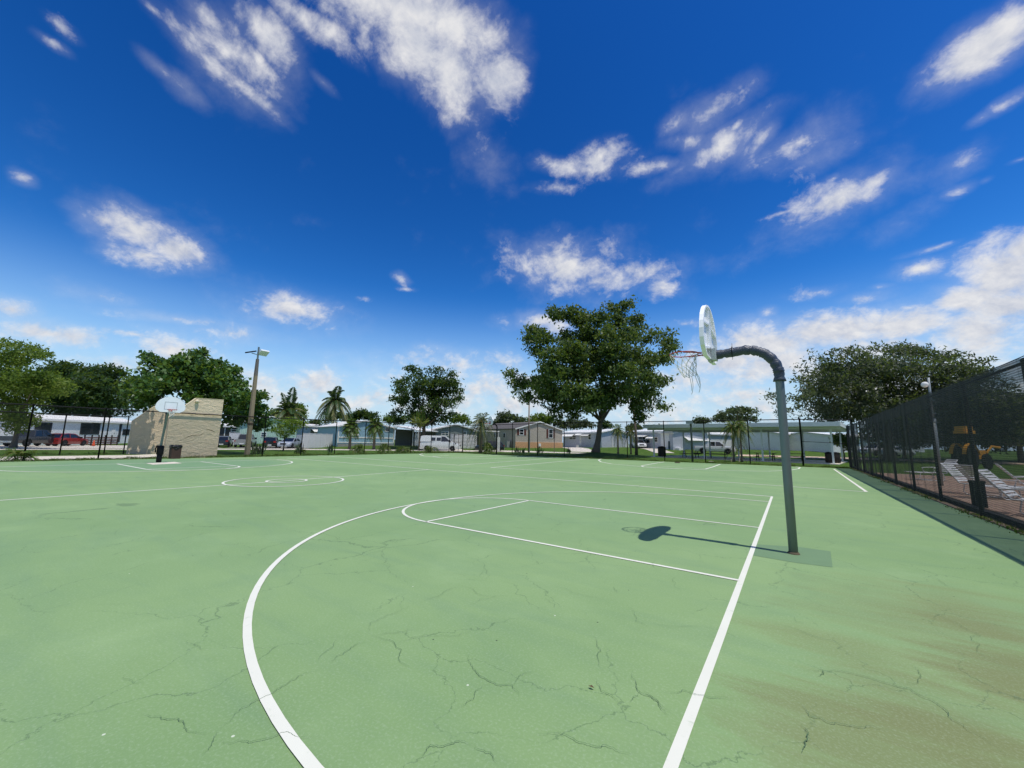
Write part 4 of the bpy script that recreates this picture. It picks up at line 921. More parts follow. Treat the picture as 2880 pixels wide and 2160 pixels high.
# ------------------------------------------------------------------ stucco walls, bin, light pole
def stucco_mat():
    m, t, p = new_mat('stucco'); tc = t.n('ShaderNodeTexCoord').outputs['Object']
    n1 = t.noise(tc, .8, 6, .6); mp = t.n('ShaderNodeMapping'); mp.inputs['Scale'].default_value = (1, .8, 1.5); t.l(tc, mp.inputs[0]); n2 = t.noise(mp.outputs[0], 2.6, 10, .68, .8)
    c = t.mix(n1, (.68, .53, .345), (.78, .63, .43)); c = t.mix(t.math('MULTIPLY', t.ramp(n2, (.56, .8)), .35), c, (.36, .28, .18))
    t.l(c, p.inputs['Base Color']); p.inputs['Roughness'].default_value = .92; p.inputs['Specular IOR Level'].default_value = .15
    b = t.n('ShaderNodeBump'); b.inputs['Strength'].default_value = .9; b.inputs['Distance'].default_value = .085; t.l(n2, b.inputs['Height']); t.l(b.outputs[0], p.inputs['Normal']); return m
STUC = stucco_mat()
def wall(label, X, prof, cracks=(), thick=.3):
    """prof: outline (y, z) seen from the court"""
    y0 = prof[0][0]; root = thing('stucco_wall', label, 'wall', (X, y0, 0))
    T = Matrix(((0, 0, -1, 0), (1, 0, 0, 0), (0, 1, 0, 0), (0, 0, 0, 1)))
    mb = MB(); mb.prism([(y-y0, z) for y, z in prof], 0, thick, T); mb.build('wall_panel', STUC, root)
    c = MB(); cap = []
    for (a, za), (b, zb) in zip(prof[1:-1], prof[2:-1]):
        d = Vector((b-a, zb-za)).normalized(); n = Vector((-d.y, d.x))
        if n.y < 0: n = -n
        q = [(a-y0, za), (b-y0, zb), (b-y0+n.x*.03, zb+n.y*.03), (a-y0+n.x*.03, za+n.y*.03)]
        c.prism(q, -.01, thick+.01, T)
    c.build('wall_cap', mat('stucco_cap', '#dccaa6', .9, .12, 2), root)
    if cracks:
        k = MB()
        for pts, w in cracks:
            P = jag(pts, 3, .12); n = len(P); vs = []
            for i, p in enumerate(P):
                ww = w*max(.2, min(1, 4*i/n, 4*(n-1-i)/n)); vs += [(.004, p.x-y0, p.y-ww), (.004, p.x-y0, p.y+ww)]
            k.add(vs, [(2*i, 2*i+2, 2*i+3, 2*i+1) for i in range(n-1)])
        k.build('wall_cracks', mat('wall_crack', '#6f5a3c', .95, .2, 4), root)
    return root
WX = -34.35
def wl(u, v, X):
    d = ray(u, v); t = (X-CAM.x)/d.x; p = CAM+d*t; return (p.y, p.z)
zc = lambda x, y: (340+x/3.687, 900+y/3.687)
ya, yb = wl(*zc(445, 1415), WX)[0], wl(*zc(992, 1415), WX)[0]
wall('taller tan stucco wall panel with a cracked face and one sloping top corner', WX, [(ya, -.2), (ya, wl(*zc(462, 1010), WX)[1]), (wl(*zc(785, 812), WX)[0], wl(*zc(785, 812), WX)[1]), (yb+.02, wl(*zc(1045, 828), WX)[1]), (yb, -.2)],
     [([wl(*zc(x, y), WX) for x, y in ((640,1245),(700,1210),(760,1198),(830,1190),(872,1160))], .018), ([wl(*zc(x, y), WX) for x, y in ((872,1135),(930,1145),(965,1160),(965,1185))], .02), ([wl(*zc(x, y), WX) for x, y in ((560,1275),(700,1285),(900,1282),(990,1285))], .004)])
X2 = -42.9
y2 = wl(*zc(62, 1385), X2)[0]
wall('tan stucco wall panel farther back, dappled with tree shade, left of the hoop', X2, [(y2, -.2), (y2+.05, wl(*zc(100, 1050), X2)[1]), (wl(*zc(290, 935), X2)[0], wl(*zc(290, 935), X2)[1]), (wl(*zc(430, 850), X2)[0], 4.25), (wl(*zc(600, 840), X2)[0], 4.25), (wl(*zc(600, 840), X2)[0], -.2)])
# little lamp / box on the tall wall
p_ = wl(*zc(788, 845), WX); t = thing('wall_light', 'small round light fixed near the top of the taller stucco wall', 'wall light', (WX+.0, p_[0], p_[1]-.1)); m_ = MB(); m_.lathe([(.02, 0), (.1, .02), (.12, .1), (.09, .2), (.02, .24)], 12, (.08, 0, 0)); m_.build('lamp_housing', mat('beige_metal', '#d8c8a8', .6, .1, 3), t, smooth=True)
# litter bin
b = G(490, 1290); t = thing('trash_bin', 'square brown litter bin with a black bag liner under the left hoop', 'trash bin', (b.x, b.y, 0), .1)
m_ = MB(); m_.box(-.22, -.26, .0, .22, .26, .78, .03); m_.build('bin_body', mat('bin_brown', '#4a342b', .7, .3, 6, bump=.5), t)
m_ = MB(); m_.box(-.24, -.29, .72, .24, .29, .86, .04); m_.box(-.20, -.24, .86, .20, .24, .90, .04)
m_.tube([Vector((.23*math.cos(a), .28*math.sin(a), .68+.04*math.sin(5*a))) for a in np.linspace(0, 6.28, 30)], .035, 6); m_.build('bag_liner', mat('bag_black', '#141416', .3, .2, 8, spec=.5, bump=1), t, smooth=True)
# floodlight pole
b = G(694, 1283); t = thing('light_pole', 'tall tapering square light pole with two floodlights at its top', 'light pole', (b.x, b.y, 0), .12)
def sq_taper(rs):
    m = MB(); k = len(rs); vs = []
    for z, r in rs: vs += [(-r, -r, z), (r, -r, z), (r, r, z), (-r, r, z)]
    m.add(vs, [(i*4+j, i*4+(j+1) % 4, i*4+4+(j+1) % 4, i*4+4+j) for i in range(k-1) for j in range(4)] + [(3, 2, 1, 0), (4*k-4, 4*k-3, 4*k-2, 4*k-1)]); return m
sq_taper([(-.3, .15), (0, .145), (6.4, .105)]).build('pole_shaft', mat('pole_concrete', '#8f7f66', .9, .15, 2, bump=.4, dirt=.15), t)
sq_taper([(6.4, .108), (7.75, .085)]).build('pole_sleeve', mat('pole_grey', '#6d6660', .8, .2, 3), t)
m_ = MB(); m_.tube([(0, 0, 7.7), (0, 0, 8.75)], .07, 8); m_.tube([(0, 0, 8.1), (0, -.5, 8.15)], .03, 6); m_.tube([(0, 0, 8.2), (0, .35, 8.25)], .03, 6); m_.build('bracket', GALV, t)
m_ = MB(); m_.box(-.142, -.142, 2.42, .142, .142, 2.60); m_.build('band', mat('band_brown', '#4b3a2c', .8, .2, 4), t)
fl = MB(); T = Matrix.Translation((.1, .36, 8.33)) @ Matrix.Rotation(R(-38), 4, 'Y'); fl.prism([(-.28, -.34), (.28, -.34), (.28, .34), (-.28, .34)], -.07, .05, T)
for i in range(6): fl.prism([(-.28, -.34+.115*i), (.28, -.34+.115*i), (.28, -.31+.115*i), (-.28, -.31+.115*i)], .05, .10, T)
f1 = fl.build('floodlight', mat('lamp_silver', '#e6e8e8', .35, .1, 4, metal=.1), t)
fl = MB(); T = Matrix.Translation((.05, -.6, 8.22)) @ Matrix.Rotation(R(20), 4, 'X'); fl.prism([(-.2, -.34), (.2, -.34), (.2, .34), (-.2, .34)], -.05, .05, T); fl.build('floodlight', BLACKM, t)

# ------------------------------------------------------------------ homes
GLASS = mat('window_glass', '#1d262a', .08, .2, 2, spec=.8)
GLASST = mat('window_glass_teal', '#3a5258', .1, .2, 2, spec=.7)
TRIMW = mat('white_trim', '#e3e2dc', .6, .06, 3)
class Face:
    def __init__(s, uL, dL, uR, dR, z=None):
        s.A = GP(uL, dL); s.B = GP(uR, dR); s.z = min(s.A.z, s.B.z) if z is None else z
        e = (s.B-s.A); e.z = 0; s.W = e.length; s.ex = e/s.W; s.ey = Vector((-s.ex.y, s.ex.x, 0)); s.rz = math.atan2(s.ex.y, s.ex.x); s.o = Vector((s.A.x, s.A.y, s.z))
    def loc(s, u, v):
        d = ray(u, v); t = (s.A-CAM).dot(s.ey)/d.dot(s.ey); p = CAM+d*t; return ((p-s.o).dot(s.ex), p.z-s.z)
def opening(F_, root, kind, u0, v0, u1, v1, opts=None):
    opts = opts or {}
    x0, za = F_.loc(u0, (v0+v1)/2)[0], F_.loc((u0+u1)/2, v0)[1]; x1, zb = F_.loc(u1, (v0+v1)/2)[0], F_.loc((u0+u1)/2, v1)[1]
    return opening_l(root, kind, x0, min(za, zb), x1, max(za, zb), opts)
def opening_l(root, kind, x0, z0, x1, z1, opts=None):
    opts = opts or {}
    if kind == 'window':
        fwd = opts.get('fw', .09); m = MB(); d0, d1 = -.05, -.002
        m.box(x0-fwd, d0, z0-fwd, x1+fwd, d1, z0); m.box(x0-fwd, d0, z1, x1+fwd, d1, z1+fwd); m.box(x0-fwd, d0, z0, x0, d1, z1); m.box(x1, d0, z0, x1+fwd, d1, z1)
        if opts.get('bar', True): zm = (z0+z1)/2; m.box(x0, -.04, zm-.03, x1, -.012, zm+.03)
        for k in range(1, opts.get('cols', 1)): xm = x0+(x1-x0)*k/opts['cols']; m.box(xm-.04, -.042, z0, xm+.04, -.014, z1)
        if opts.get('sill'): m.box(x0-fwd-.05, -.14, z0-fwd-.07, x1+fwd+.05, -.002, z0-fwd-.002)
        w = m.build('window', opts.get('frame', TRIMW), root); g = MB(); g.box(x0, -.012, z0, x1, -.004, z1); g.build('pane', opts.get('glass', GLASS), w)
        for sx in opts.get('shutters', ()):
            s = MB(); wd = sx; 
            for a, b_ in ((x0-fwd-.04-wd, x0-fwd-.04), (x1+fwd+.04, x1+fwd+.04+wd)):
                q = MB(); q.box(a, -.05, z0-.08, b_, -.003, z1+.08)
                k = z0
                while k < z1: q.box(a+.05, -.06, k, b_-.05, -.05, k+.05); k += .11
                q.build('shutter', mat('shutter_brown', '#6a3f33', .7, .15, 4), root)
    elif kind == 'door':
        m = MB(); m.box(x0, -.05, z0, x1, -.004, z1); d = m.build('door', opts.get('mat', TRIMW), root); h = MB(); h.box(x1-.15, -.1, (z0+z1)/2-.05, x1-.09, -.05, (z0+z1)/2+.05); h.build('handle', GALV, d)
    elif kind == 'awning':
        dp = opts.get('depth', .9); m = MB()
        vs = [(x0, -.02, z1), (x1, -.02, z1), (x1, -dp, z0), (x0, -dp, z0)]; vs += [(a, b_-.01, c-.05) for a, b_, c in vs]
        m.add(vs, [(3, 2, 1, 0), (4, 5, 6, 7), (0, 1, 5, 4), (1, 2, 6, 5), (2, 3, 7, 6), (3, 0, 4, 7)])
        n = max(2, int((x1-x0)/.22))
        for k in range(n+1):
            xm = x0+(x1-x0)*k/n; m.add([(xm-.02, -.02, z1+.03), (xm+.02, -.02, z1+.03), (xm+.02, -dp, z0+.03), (xm-.02, -dp, z0+.03), (xm-.02, -.02, z1), (xm+.02, -.02, z1), (xm+.02, -dp, z0), (xm-.02, -dp, z0)], [(0, 3, 2, 1), (0, 1, 5, 4), (1, 2, 6, 5), (2, 3, 7, 6), (3, 0, 4, 7)])
        m.build('awning', opts.get('mat', TRIMW), root)
        for xm in (x0+.05, x1-.05):
            pass
    elif kind == 'band':
        m = MB(); m.box(x0, -.045, z0, x1, -.003, z1); m.build(opts.get('name', 'trim_board'), opts.get('mat', TRIMW), root)
    elif kind == 'box':
        m = MB(); m.box(x0, -opts.get('depth', .3), z0, x1, -.01, z1, .02); m.build(opts.get('name', 'meter_box'), opts.get('mat', TRIMW), root)
def home(label, F_, L, eave, ridge, wallm, roofm, gable='front', ov=.22, peak=.5, skirt=None, openings=(), trimm=None, name='mobile_home', side_ov=.3, right_open=()):
    """front face in local y=0; ridge runs away from the viewer (gable='front') or along the face (gable='side')"""
    root = thing(name, label, 'house', F_.o, F_.rz); W = F_.W; trimm = trimm or TRIMW
    m = MB(); th = .13
    if gable == 'front':
        pts = [(0, -.1), (W, -.1), (W, eave), (W*peak, ridge), (0, eave)]
        T = Matrix(((1, 0, 0, 0), (0, 0, 1, 0), (0, 1, 0, 0), (0, 0, 0, 1)))
        vs = [(x, y, z) for y in (0, L) for x, z in pts]; m.add(vs, [(0, 1, 2, 3, 4), (9, 8, 7, 6, 5), (0, 5, 6, 1), (1, 6, 7, 2), (4, 9, 5, 0), (2, 7, 8, 3), (3, 8, 9, 4)])
        m.build('wall', wallm, root)
        r = MB(); f = MB()
        for (xa, za, xb, zb) in ((0, eave, W*peak, ridge), (W, eave, W*peak, ridge)):
            d = Vector((xa-xb, za-zb)).normalized(); ex, ez = xa+d.x*side_ov, za+d.y*side_ov
            vs = [(ex, -ov, ez+.02), (xb, -ov, zb+.02), (xb, L+ov, zb+.02), (ex, L+ov, ez+.02)]; vs += [(a, b_, c+th) for a, b_, c in vs]
            r.add(vs, [(0, 1, 2, 3), (7, 6, 5, 4), (0, 4, 5, 1), (1, 5, 6, 2), (2, 6, 7, 3), (3, 7, 4, 0)])
            vs = [(ex, -ov-.03, ez-.04), (xb, -ov-.03, zb-.04), (xb, -ov-.003, zb-.04), (ex, -ov-.003, ez-.04)]; vs += [(a, b_, c+th+.07) for a, b_, c in vs]
            f.add(vs, [(0, 1, 2, 3), (7, 6, 5, 4), (0, 4, 5, 1), (1, 5, 6, 2), (2, 6, 7, 3), (3, 7, 4, 0)])
        ro = r.build('roof', roofm, root); f.build('fascia', trimm, ro)
    else:
        prof = [(0, -.1), (L, -.1), (L, eave), (L*peak, ridge), (0, eave)]
        vs = [(x, y, z) for x in (0, W) for y, z in prof]; m.add(vs, [(4, 3, 2, 1, 0), (5, 6, 7, 8, 9), (0, 1, 6, 5), (1, 2, 7, 6), (4, 0, 5, 9), (2, 3, 8, 7), (3, 4, 9, 8)])
        m.build('wall', wallm, root)
        r = MB(); f = MB()
        for (ya_, za, yb_, zb) in ((0, eave, L*peak, ridge), (L, eave, L*peak, ridge)):
            d = Vector((ya_-yb_, za-zb)).normalized(); ey_, ez = ya_+d.x*ov, za+d.y*ov
            vs = [(-side_ov, ey_, ez+.02), (W+side_ov, ey_, ez+.02), (W+side_ov, yb_, zb+.02), (-side_ov, yb_, zb+.02)]; vs += [(a, b_, c+th) for a, b_, c in vs]
            r.add(vs, [(0, 3, 2, 1), (4, 5, 6, 7), (0, 1, 5, 4), (1, 2, 6, 5), (2, 3, 7, 6), (3, 0, 4, 7)])
        ro = r.build('roof', roofm, root)
        f.box(-side_ov, -ov-.04, eave-.16, W+side_ov, -ov-.003, eave+.10); f.build('fascia', trimm, ro)
    if skirt:
        s = MB(); s.box(-.03, -.05, -.1, W+.03, -.004, skirt[0]); s.build('skirting', skirt[1], root)
    for o in openings: opening(F_, root, *o)
    return root
ROOFW = mat('white_metal_roof', '#e6e4dd', .45, .06, 1, dirt=.06)
ROOFG = mat('grey_shingle', '#5a5652', .9, .2, 4, bump=.5)
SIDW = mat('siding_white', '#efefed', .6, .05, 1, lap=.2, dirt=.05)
SIDG = mat('siding_greige', '#bdb1a0', .7, .05, 1, lap=.2)
SIDB = mat('siding_blue', '#98bccd', .7, .05, 1, lap=.2)
SIDM = mat('siding_mint', '#b7d4c1', .7, .05, 1, lap=.3, axis='X')
SIDL = mat('siding_lavender_and_shade', '#c3c6ce', .6, .05, 1, lap=.25)  # lavender house's own colour; on white homes, shade put into the wall colour
SIDGY = mat('siding_grey', '#8d9390', .7, .05, 1, lap=.2)
TAN = mat('tan_skirt', '#c99a6f', .8, .06, 2)
z3 = lambda x, y: (700+x/5.183, 1000+y/5.183)
z4 = lambda x, y: (1080+x/5.185, 1000+y/5.185)
z5_ = lambda x, y: (1380+x/5.53, 1080+y/5.53)
z6 = lambda x, y: (1740+x/6.144, 1130+y/6.144)
z7 = lambda x, y: (2060+x/5.53, 1130+y/5.53)
z1 = lambda x, y: (x/3.319, 900+y/3.319)
def rect(z, x0, y0, x1, y1): a, b = z(x0, y0), z(x1, y1); return (a[0], a[1], b[0], b[1])
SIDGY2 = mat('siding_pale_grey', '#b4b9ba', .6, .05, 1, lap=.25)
# long white home, left
F1 = Face(-260, 43.2, 366, 60.5)
DARKF = mat('dark_trim', '#2b2d2e', .6, .1, 3)
h1 = home('long white mobile home with dark framed windows behind the red car', F1, 7.5, 3.3, 3.9, SIDW, ROOFW, 'side', ov=.3, openings=[
 ('window', *rect(z1, 375, 965, 470, 1055), dict(frame=DARKF, fw=.12)), ('window', *rect(z1, 760, 970, 845, 1060), dict(frame=DARKF, fw=.12)), ('window', *rect(z1, 868, 970, 922, 1060), dict(frame=DARKF, fw=.12)), ('window', *rect(z1, 1150, 1025, 1200, 1068), dict(frame=DARKF)),
 ('door', *rect(z1, 1040, 985, 1075, 1130)), ('band', *rect(z1, 1105, 970, 1128, 1140), dict(name='porch_post', mat=DARKF)), ('door', *rect(z1, 315, 965, 360, 1130), dict(mat=DARKF))])
# mint house
F2 = Face(672, 62, 833, 70)
home('pale mint green house behind the silver pickup and black hatchback', F2, 9, 3.2, 4.5, SIDM, ROOFW, 'front', openings=[('window', 735, 1217, 748, 1228, dict(glass=GLASST))], ov=.25)
F2b = Face(606, 60, 671, 63)
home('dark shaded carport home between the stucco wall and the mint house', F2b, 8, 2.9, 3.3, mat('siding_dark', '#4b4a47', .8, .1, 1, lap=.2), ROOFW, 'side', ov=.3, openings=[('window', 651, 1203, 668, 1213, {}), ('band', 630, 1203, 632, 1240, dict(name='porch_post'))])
# lavender white house with awnings
F3 = Face(834, 72, 930, 80)
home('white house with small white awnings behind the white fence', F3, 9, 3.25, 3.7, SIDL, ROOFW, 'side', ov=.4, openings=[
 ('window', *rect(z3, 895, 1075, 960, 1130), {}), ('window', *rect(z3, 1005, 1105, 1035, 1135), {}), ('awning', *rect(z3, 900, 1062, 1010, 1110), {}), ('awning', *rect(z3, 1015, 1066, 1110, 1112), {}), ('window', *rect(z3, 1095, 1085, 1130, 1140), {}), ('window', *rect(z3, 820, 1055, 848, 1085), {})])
# blue gable house
F4 = Face(951, 61.5, 1108, 67.5)
BW = F4
def hz(F_, u, v): return F_.loc(u, v)[1]
SKG = mat('skirt_grey', '#8e8f8a', .85, .15, 2, bump=.4)
ru = F4.loc(1026, 1184)
h4 = home('light blue gable house with white trim bands and two windows', F4, 11, hz(F4, 951, 1199), ru[1], SIDB, ROOFW, 'front', ov=.24, peak=ru[0]/F4.W, skirt=(.45, SKG), openings=[
 ('window', *rect(z3, 1515, 1068, 1590, 1145), dict(sill=True, fw=.16)), ('window', *rect(z3, 1992, 1060, 2045, 1098), dict(fw=.12)),
 ('band', *rect(z3, 1300, 1188, 2112, 1206), {}), ('band', *rect(z3, 1300, 1262, 2112, 1276), {}), ('band', *rect(z3, 1294, 1040, 1312, 1275), dict(name='corner_board')), ('band', *rect(z3, 2104, 1045, 2122, 1280), dict(name='corner_board'))])
# its carport
F4b = Face(1108.5, 67.5, 1176, 66)
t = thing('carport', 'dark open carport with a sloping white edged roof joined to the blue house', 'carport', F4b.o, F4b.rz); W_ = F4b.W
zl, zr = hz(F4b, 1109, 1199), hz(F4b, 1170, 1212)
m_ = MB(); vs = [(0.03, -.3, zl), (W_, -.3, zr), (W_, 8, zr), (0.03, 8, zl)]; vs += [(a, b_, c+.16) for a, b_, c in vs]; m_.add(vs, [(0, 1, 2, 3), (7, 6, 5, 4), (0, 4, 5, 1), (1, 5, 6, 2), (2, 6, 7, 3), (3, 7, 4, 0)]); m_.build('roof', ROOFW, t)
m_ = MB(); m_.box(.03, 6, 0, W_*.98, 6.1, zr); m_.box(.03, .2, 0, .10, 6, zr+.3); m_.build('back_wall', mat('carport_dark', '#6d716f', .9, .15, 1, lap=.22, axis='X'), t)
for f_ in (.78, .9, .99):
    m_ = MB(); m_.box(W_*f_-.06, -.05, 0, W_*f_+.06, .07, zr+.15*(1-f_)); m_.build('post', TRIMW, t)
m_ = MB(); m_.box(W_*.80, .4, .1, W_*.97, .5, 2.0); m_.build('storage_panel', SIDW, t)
# small grey house with white fascia behind the van
F5 = Face(1217, 72, 1341, 75)
ru = F5.loc(1283, 1195)
home('small grey house with a broad white gable edge behind the van', F5, 9, hz(F5, 1217, 1208), ru[1], SIDGY, ROOFW, 'front', ov=.3, peak=ru[0]/F5.W, openings=[('window', *rect(z4, 845, 1115, 938, 1163), dict(glass=GLASST, cols=2)), ('window', *rect(z4, 1150, 1110, 1200, 1150), {})])
# porch roof and white shed right of the palm
F5b = Face(1366, 60, 1404, 62)
t = thing('porch_roof', 'low white porch roof edge between the palm and the grey gable house', 'porch', F5b.o, F5b.rz); m_ = MB(); z_ = hz(F5b, 1385, 1214); m_.box(0, 0, z_, F5b.W, 3, z_+.14); m_.build('roof', ROOFW, t)
for x in (.1, F5b.W-.1):
    m_ = MB(); m_.tube([(x, .1, 0), (x, .1, z_)], .04, 6); m_.build('post', TRIMW, t)
F5c = Face(1398, 57, 1406, 57); t = thing('utility_cabinet', 'narrow white cabinet standing left of the grey gable house', 'cabinet', F5c.o, F5c.rz); m_ = MB(); m_.box(0, 0, 0, F5c.W, .5, hz(F5c, 1402, 1229), .02); m_.build('cabinet_body', TRIMW, t); m_ = MB(); m_.box(.05, -.03, .1, F5c.W-.05, -.003, 1.4); m_.build('door', mat('cab_door', '#cfcfca', .6, .05, 3), t)
# greige house with shutters
F6 = Face(1449.6, 67, 1581.6, 73)
ru = F6.loc(1517, 1187.5)
h6 = home('greige gable house with brown shutters and a tan skirting', F6, 16, hz(F6, 1449.6, 1206.5), ru[1], SIDG, ROOFG, 'front', ov=.20, peak=ru[0]/F6.W, skirt=(hz(F6, 1516, 1244), TAN), side_ov=.2, openings=[
 ('window', *rect(z5_, 452, 708, 508, 788), dict(shutters=(.42,), fw=.1)), ('window', *rect(z5_, 905, 712, 962, 835), dict(shutters=(.42,), fw=.1)),
 ('band', *rect(z5_, 390, 903, 1112, 913), dict(name='trim_board', mat=mat('peach_trim', '#dfc7ad', .7, .05, 3))), ('box', *rect(z5_, 738, 925, 772, 970), dict(depth=.2))])
for k, (y_, w_) in enumerate(((3.0, .7), (6.2, .5), (9.5, .5))):     # windows of the shaded side
    w = MB(); w.box(-.05, y_, 1.6, -.003, y_+w_, 2.5); wo = w.build('window', TRIMW, h6); g = MB(); g.box(-.06, y_+.07, 1.67, -.051, y_+w_-.07, 2.43); g.build('pane', GLASS, wo)
m_ = MB(); m_.box(-.9, 1.2, 0, -.2, 2.0, 1.1, .05); m_.build('air_conditioner', mat('ac_grey', '#a9aaa5', .6, .1, 6, lap=.06), h6)
# white home behind the big trunk: long side coloured darker for its shade, end wall left white
F7 = Face(1584, 84, 1692, 76)
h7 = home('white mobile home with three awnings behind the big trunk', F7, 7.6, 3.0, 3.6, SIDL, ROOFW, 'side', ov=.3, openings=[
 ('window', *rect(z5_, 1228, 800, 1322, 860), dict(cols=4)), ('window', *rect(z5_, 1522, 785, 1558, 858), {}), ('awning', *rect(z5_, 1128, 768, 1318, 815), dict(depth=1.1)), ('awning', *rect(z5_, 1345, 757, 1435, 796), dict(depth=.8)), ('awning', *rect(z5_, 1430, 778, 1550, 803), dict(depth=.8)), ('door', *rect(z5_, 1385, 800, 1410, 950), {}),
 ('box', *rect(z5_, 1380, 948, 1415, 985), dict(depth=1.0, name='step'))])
F7b = Face(1692.5, 76.1, 1768, 81.2)
home('sunlit white end wing of the awning home right of the big trunk', F7b, 2.2, 2.9, 3.5, SIDW, ROOFW, 'front', ov=.24, openings=[('band', 1722, 1228, 1724, 1258, dict(name='porch_post'))])
# white home with large awning
F8 = Face(1770, 76, 1893, 66)
h8 = home('white mobile home seen along its shaded side, small awnings, behind the left pavilion posts', F8, 8.0, 3.05, 3.6, SIDL, ROOFW, 'side', ov=.3, openings=[  # white wall in the darker siding, its shade put into the colour
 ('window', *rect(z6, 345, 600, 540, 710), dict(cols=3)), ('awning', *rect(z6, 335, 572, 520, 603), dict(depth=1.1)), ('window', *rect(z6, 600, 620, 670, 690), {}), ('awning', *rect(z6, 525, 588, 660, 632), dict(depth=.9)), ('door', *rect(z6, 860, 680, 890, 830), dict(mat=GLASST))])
F8b = Face(1893.5, 66.1, 1993, 71)
ru = F8b.loc(1935, 1209)
home('white gable home with one wide sloping awning over a window band', F8b, 2.5, hz(F8b, 1894, 1219), ru[1], SIDW, ROOFW, 'front', ov=.22, peak=.45, openings=[
 ('window', *rect(z6, 1100, 655, 1400, 715), dict(cols=4, bar=False)), ('awning', *rect(z6, 1095, 585, 1480, 668), dict(depth=1.2)), ('band', *rect(z6, 1090, 720, 1400, 770), dict(name='lower_panel', mat=mat('green_panel', '#8ea39a', .7, .1, 2))), ('box', *rect(z6, 970, 800, 1050, 850), dict(depth=.8, name='planter_box'))])
F9 = Face(1998, 80, 2190, 90)
home('long low white home behind the pavilion and the white truck', F9, 8, 2.9, 3.4, SIDGY2, ROOFW, 'side', ov=.5, openings=[('window', 2104, 1222, 2116, 1238, {}), ('window', 2168, 1220, 2180, 1236, {})])
F10 = Face(2196, 70, 2330, 80)
home('white home behind the right half of the pavilion', F10, 8, 2.9, 3.4, SIDW, ROOFW, 'side', ov=.4, openings=[('window', *rect(z7, 930, 590, 965, 660), {}), ('window', *rect(z7, 1190, 570, 1240, 610), {})])
F11 = Face(2338, 66, 2600, 82)
home('white home right of the pavilion, partly behind the screened fence', F11, 8, 2.9, 3.4, SIDW, ROOFW, 'side', ov=.4, openings=[('window', 2420, 1222, 2440, 1240, {}), ('window', 2500, 1222, 2520, 1240, {})])
# white vinyl fence, slat fences
def panel_fence(label, uL, dL, uR, dR, vtop, m, horiz=False, name='panel_fence', n=8, postm=None):
    Ff = Face(uL, dL, uR, dR); t = thing(name, label, 'fence', Ff.o, Ff.rz); H = hz(Ff, (uL+uR)/2, vtop); W = Ff.W
    q = MB()
    if horiz:
        k = .12
        while k < H-.1: q.box(0, -.02, k, W, .01, k+.14); k += .22
    else:
        x = 0
        while x < W-.05: q.box(x, -.015, .05, min(W, x+.19), .015, H-.06); x += .2
        q.box(0, -.03, H-.06, W, .03, H)
    q.build('panel', m, t)
    for i in range(n+1):
        p = MB(); x = W*i/n; p.box(x-.045, -.07, -.1, x+.045, .05, H+.04); p.box(x-.06, -.09, H+.04, x+.06, .07, H+.07); p.build('post', postm or m, t)
VIN = mat('vinyl_white', '#d9d8d6', .5, .05, 2)
panel_fence('white vinyl panel fence right of the silver sedan', 850, 57, 934, 62, 1219.5, VIN, n=5)
panel_fence('short white vinyl fence panel between the dark car and the pickup', 645, 60, 674, 61, 1217, VIN, n=2)
panel_fence('brown slatted wooden fence right of the red car', 240, 51, 333, 56, 1225, mat('brown_slats', '#5b3328', .8, .2, 4), True, n=5, postm=mat('dark_posts', '#2b2220', .8, .2, 4))
panel_fence('white horizontal slat fence between the van and the palm', 1268, 62, 1340, 64, 1223, VIN, True, n=3)
panel_fence('white picket panel behind the pavilion palms', 2000, 74, 2060, 76, 1236, VIN, n=3)
# utility pole and thin post
b = GP(1487, 57); t = thing('utility_pole', 'tall thin wooden utility pole in front of the greige house', 'utility pole', b); m_ = MB(); m_.tube([(0, 0, -.2), (0, 0, hgt(1489, 1125, 57)-b.z)], [.13, .09], 10); m_.build('pole_shaft', mat('pole_wood', '#7d6f60', .9, .2, 3), t, smooth=True); m_ = MB(); m_.box(.12, -.06, 0, .18, .06, 3.2); m_.build('conduit', GALV, t)
b = GP(1559, 58); t = thing('sign_post', 'thin post with a small top before the right shuttered window', 'post', b); m_ = MB(); m_.tube([(0, 0, -.1), (0, 0, hgt(1558, 1196, 58)-b.z)], .05, 8); m_.build('post_shaft', mat('post_grey', '#6d675c', .8, .15, 3), t); m_ = MB(); zt = hgt(1558, 1196, 58)-b.z; m_.box(-.25, -.1, zt-.15, .25, .1, zt+.2, .05); m_.build('lamp_head', BLACKM, t)
# traffic cone
b = GP(268, 50.6); t = thing('traffic_cone', 'orange traffic cone before the brown slatted fence', 'traffic cone', b); m_ = MB(); m_.lathe([(.16, .03), (.13, .2), (.05, .68), (.03, .72)], 14); m_.build('cone', mat('cone_orange', '#d8542c', .6, .1, 5), t, smooth=True); m_ = MB(); m_.box(-.2, -.2, 0, .2, .2, .035, .02); m_.build('cone_base', mat('cone_base', '#b5482a', .7, .1, 5), t)

